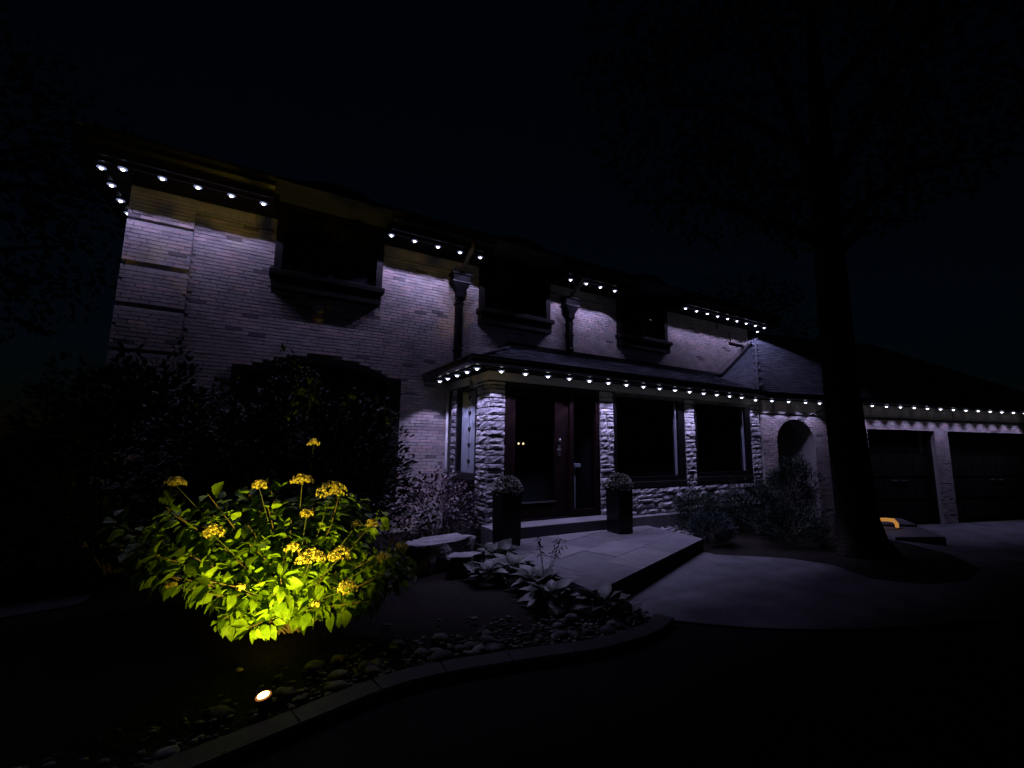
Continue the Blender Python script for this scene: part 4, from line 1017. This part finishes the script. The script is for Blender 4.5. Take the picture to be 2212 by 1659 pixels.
# ---- big tree by the drive
def tree(label, base, trunk_r, h, crown, n, lsize, group=None, limbs=9):
    t = thing('tree', label, 'tree', base, group); b = Vector(base)
    bm = bmesh.new()
    zs = [(-.1, 2.0), (.05, 1.7), (.25, 1.25), (.6, 1.06), (1.4, 1.0), (2.6, .97), (4.0, .93), (h*.5, .82), (h*.7, .55), (h*.86, .25)]
    pts = [b+Vector((math.sin(z*.7+b.x)*.04*min(1, z/2), math.cos(z*.5+b.y)*.04*min(1, z/2), z)) for z, _ in zs]
    tube(bm, pts, [trunk_r*k for _, k in zs], 18)
    for v in bm.verts:
        d = v.co-b; a = math.atan2(d.y, d.x); k = max(0, 1-d.z/.7)
        rr = 1+.05*math.sin(a*9+d.z*1.3)+.25*k*math.sin(a*4+1)
        v.co.x = b.x+d.x*rr; v.co.y = b.y+d.y*rr
    obj('trunk', bm, M['bark'], t, True)
    for i in range(limbs):
        a = i*2.4; z = h*random.uniform(.42, .75); s = b+Vector((0, 0, z)); L = crown[1][0]*random.uniform(.6, .85)
        e = s+Vector((math.cos(a)*L, math.sin(a)*L, L*random.uniform(.35, .8))); m_ = (s+e)/2+Vector((0, 0, .5))
        bm = bmesh.new(); tube(bm, [s, m_, e], [trunk_r*.42, trunk_r*.25, trunk_r*.06], 7); obj('limb', bm, M['bark'], t, True)
    P, D = ellip(n, crown[0], crown[1], .3); ns = np.array([noise.noise(Vector(p)*.75) for p in P]); k = ns > -.06; P, D = P[k], D[k]
    cloud('crown', P, D+rng.normal(0, .7, D.shape), rng.uniform(lsize*.7, lsize*1.3, len(P)), SM, M['treeleaf'], t, kind='stuff')
    return t
tr = tree('large dark tree trunk standing in front of the garage', (9.22, 3.86, 0), .285, 12.5, ((9.6, 4.2, 9.8), (5.2, 4.4, 3.6)), 14000, .16)
bm = bmesh.new(); tube(bm, [(9.0, 4.1, 2.5), (8.75, 4.3, 2.35), (8.6, 4.35, 2.2)], [.012, .008, .004], 5); tube(bm, [(8.75, 4.3, 2.35), (8.55, 4.25, 2.42)], [.006, .003], 5); obj('twig', bm, M['bark'], tr)
tree('dark tree beyond the left end of the house', (-7.5, 15, 0), .3, 11, ((-7.5, 15, 8.0), (4.5, 4.0, 4.2)), 7000, .2, 'trees behind the house')
tree('dark tree rising behind the garage roof', (24, 15, 0), .3, 11, ((24, 15, 8), (4.5, 4, 4)), 6000, .2, 'trees behind the house')

# ================================================================== SMALL THINGS
# garden spotlight
gs = thing('garden_spotlight', 'small lit garden spotlight on a stake by the kerb', 'spotlight', (.15, 3.42, 0))
gd = Vector((-.18, -.06, .97)).normalized(); gp = Vector((.15, 3.43, .13))
bm = bmesh.new(); tube(bm, [gp-gd*.11, gp-gd*.09, gp-gd*.02, gp+gd*.012], [.018, .036, .044, .046], 16); obj('head', bm, M['black_metal'], gs, True)
bm = bmesh.new(); tube(bm, [gp+gd*.013, gp+gd*.018], [.036, .034], 18); obj('lens', bm, M['warmled'], gs)
bm = bmesh.new(); tube(bm, [gp+gd*.008, gp+gd*.0125], [.0475, .0465], 18); obj('lens_halo', bm, M['warmhalo'], gs)  # ring that emits the orange glow around the lens
bm = bmesh.new(); tube(bm, [(.16, 3.43, -.12), (.16, 3.43, .05)], [.006, .012], 8); obj('stake', bm, M['black_metal'], gs)
bm = bmesh.new(); tube(bm, [(.16, 3.43, .04), gp-gd*.07], .012, 8); obj('bracket', bm, M['black_metal'], gs)
gl = bpy.data.lights.new('garden_spot', 'SPOT'); gl.energy = 480; gl.color = (1.0, .72, .07); gl.spot_size = R(86); gl.spot_blend = 1.0; gl.shadow_soft_size = .03
go = bpy.data.objects.new('garden_spot', gl); COL.objects.link(go); go.parent = gs
gpos = gp+gd*.03; go.location = gpos-Vector(gs.location)
go.rotation_euler = (Vector((.24, 4.55, .72))-gpos).to_track_quat('-Z', 'Y').to_euler()
# hanging heart garland at the side window
hg = thing('heart_garland', 'string of dark hearts hanging at the porch side window', 'garland', (PX-.06, 7.83, 2.8))
bm = bmesh.new(); tube(bm, [(PX-.06, 7.83, 3.1), (PX-.06, 7.85, 1.3)], .004, 5); obj('string', bm, M['black_metal'], hg)
hp_ = []
for i in range(24):
    a = 2*math.pi*i/24; hp_.append((.0036*16*math.sin(a)**3, .0036*(13*math.cos(a)-5*math.cos(2*a)-2*math.cos(3*a)-math.cos(4*a))))
for z in (2.98, 2.68, 2.37, 2.06, 1.75, 1.44):
    bm = bmesh.new(); prism(bm, [(a, b) for a, b in hp_], -.008, .008, lambda a, d, q, z=z: Vector((PX-.06+d, 7.84+a, z+q))); obj('heart', bm, M['black_metal'], hg)
# white post behind the sidelight, hall bulbs
wp = thing('indoor_post', 'white square post with cap seen through the sidelight glass', 'post', (5.78, 7.5, PZ))
bm = bmesh.new(); box(bm, 5.72, 5.82, 7.45, 7.55, PZ, 1.32); obj('shaft', bm, M['white'], wp)
bm = bmesh.new(); box(bm, 5.64, 5.90, 7.37, 7.63, 1.321, 1.40, bev=.01); obj('cap', bm, M['white'], wp)
for x, lb in ((4.60, 'left of two tiny warm bulbs glowing behind the door glass'), (4.71, 'right of two tiny warm bulbs glowing behind the door glass')):
    t = thing('wall_lamp', lb, 'lamp', (x, 7.76, 1.80), 'bulbs behind the door glass')
    bm = bmesh.new(); lathe(bm, [(.008, -.022), (.018, -.012), (.02, 0), (.015, .012), (.006, .02)], (x, 7.76, 1.80), 10); obj('bulb', bm, M['bulb'], t, True)
    bm = bmesh.new(); tube(bm, [(x, 7.76, 1.82), (x, 7.76, 1.86), (x, 8.78, 1.90)], .005, 5); obj('arm', bm, M['black_metal'], t)
# amber edge light beyond the trunk
al = thing('path_light', 'bent amber glowing path light beside the stone steps', 'light', (12.6, 4.7, 0))
bm = bmesh.new(); tube(bm, [(12.10, 4.70, .22), (12.4, 4.62, .215), (12.62, 4.56, .19), (12.70, 4.535, .12), (12.70, 4.53, .02)], [.035, .04, .045, .04, .03], 10); obj('tube', bm, M['amber'], al, True)
bm = bmesh.new(); lathe(bm, [(.08, -.02), (.08, .02), (.055, .03)], (12.70, 4.53, 0), 12); obj('base', bm, M['black_metal'], al)
# small steel knob on the garage door
t = thing('door_knob', 'small bright round knob on the wide garage door', 'knob', win(9.14, .18, 2.0))
bm = bmesh.new(); lathe(bm, [(.012, -.02), (.025, -.008), (.026, .008), (.012, .02)], win(9.14, .165, 2.0), 12); obj('ball', bm, M['steel'], t, True)
bm = bmesh.new(); tube(bm, [win(9.14, .165, 2.0), win(9.14, .215, 2.0)], .01, 8); obj('shank', bm, M['steel'], t)
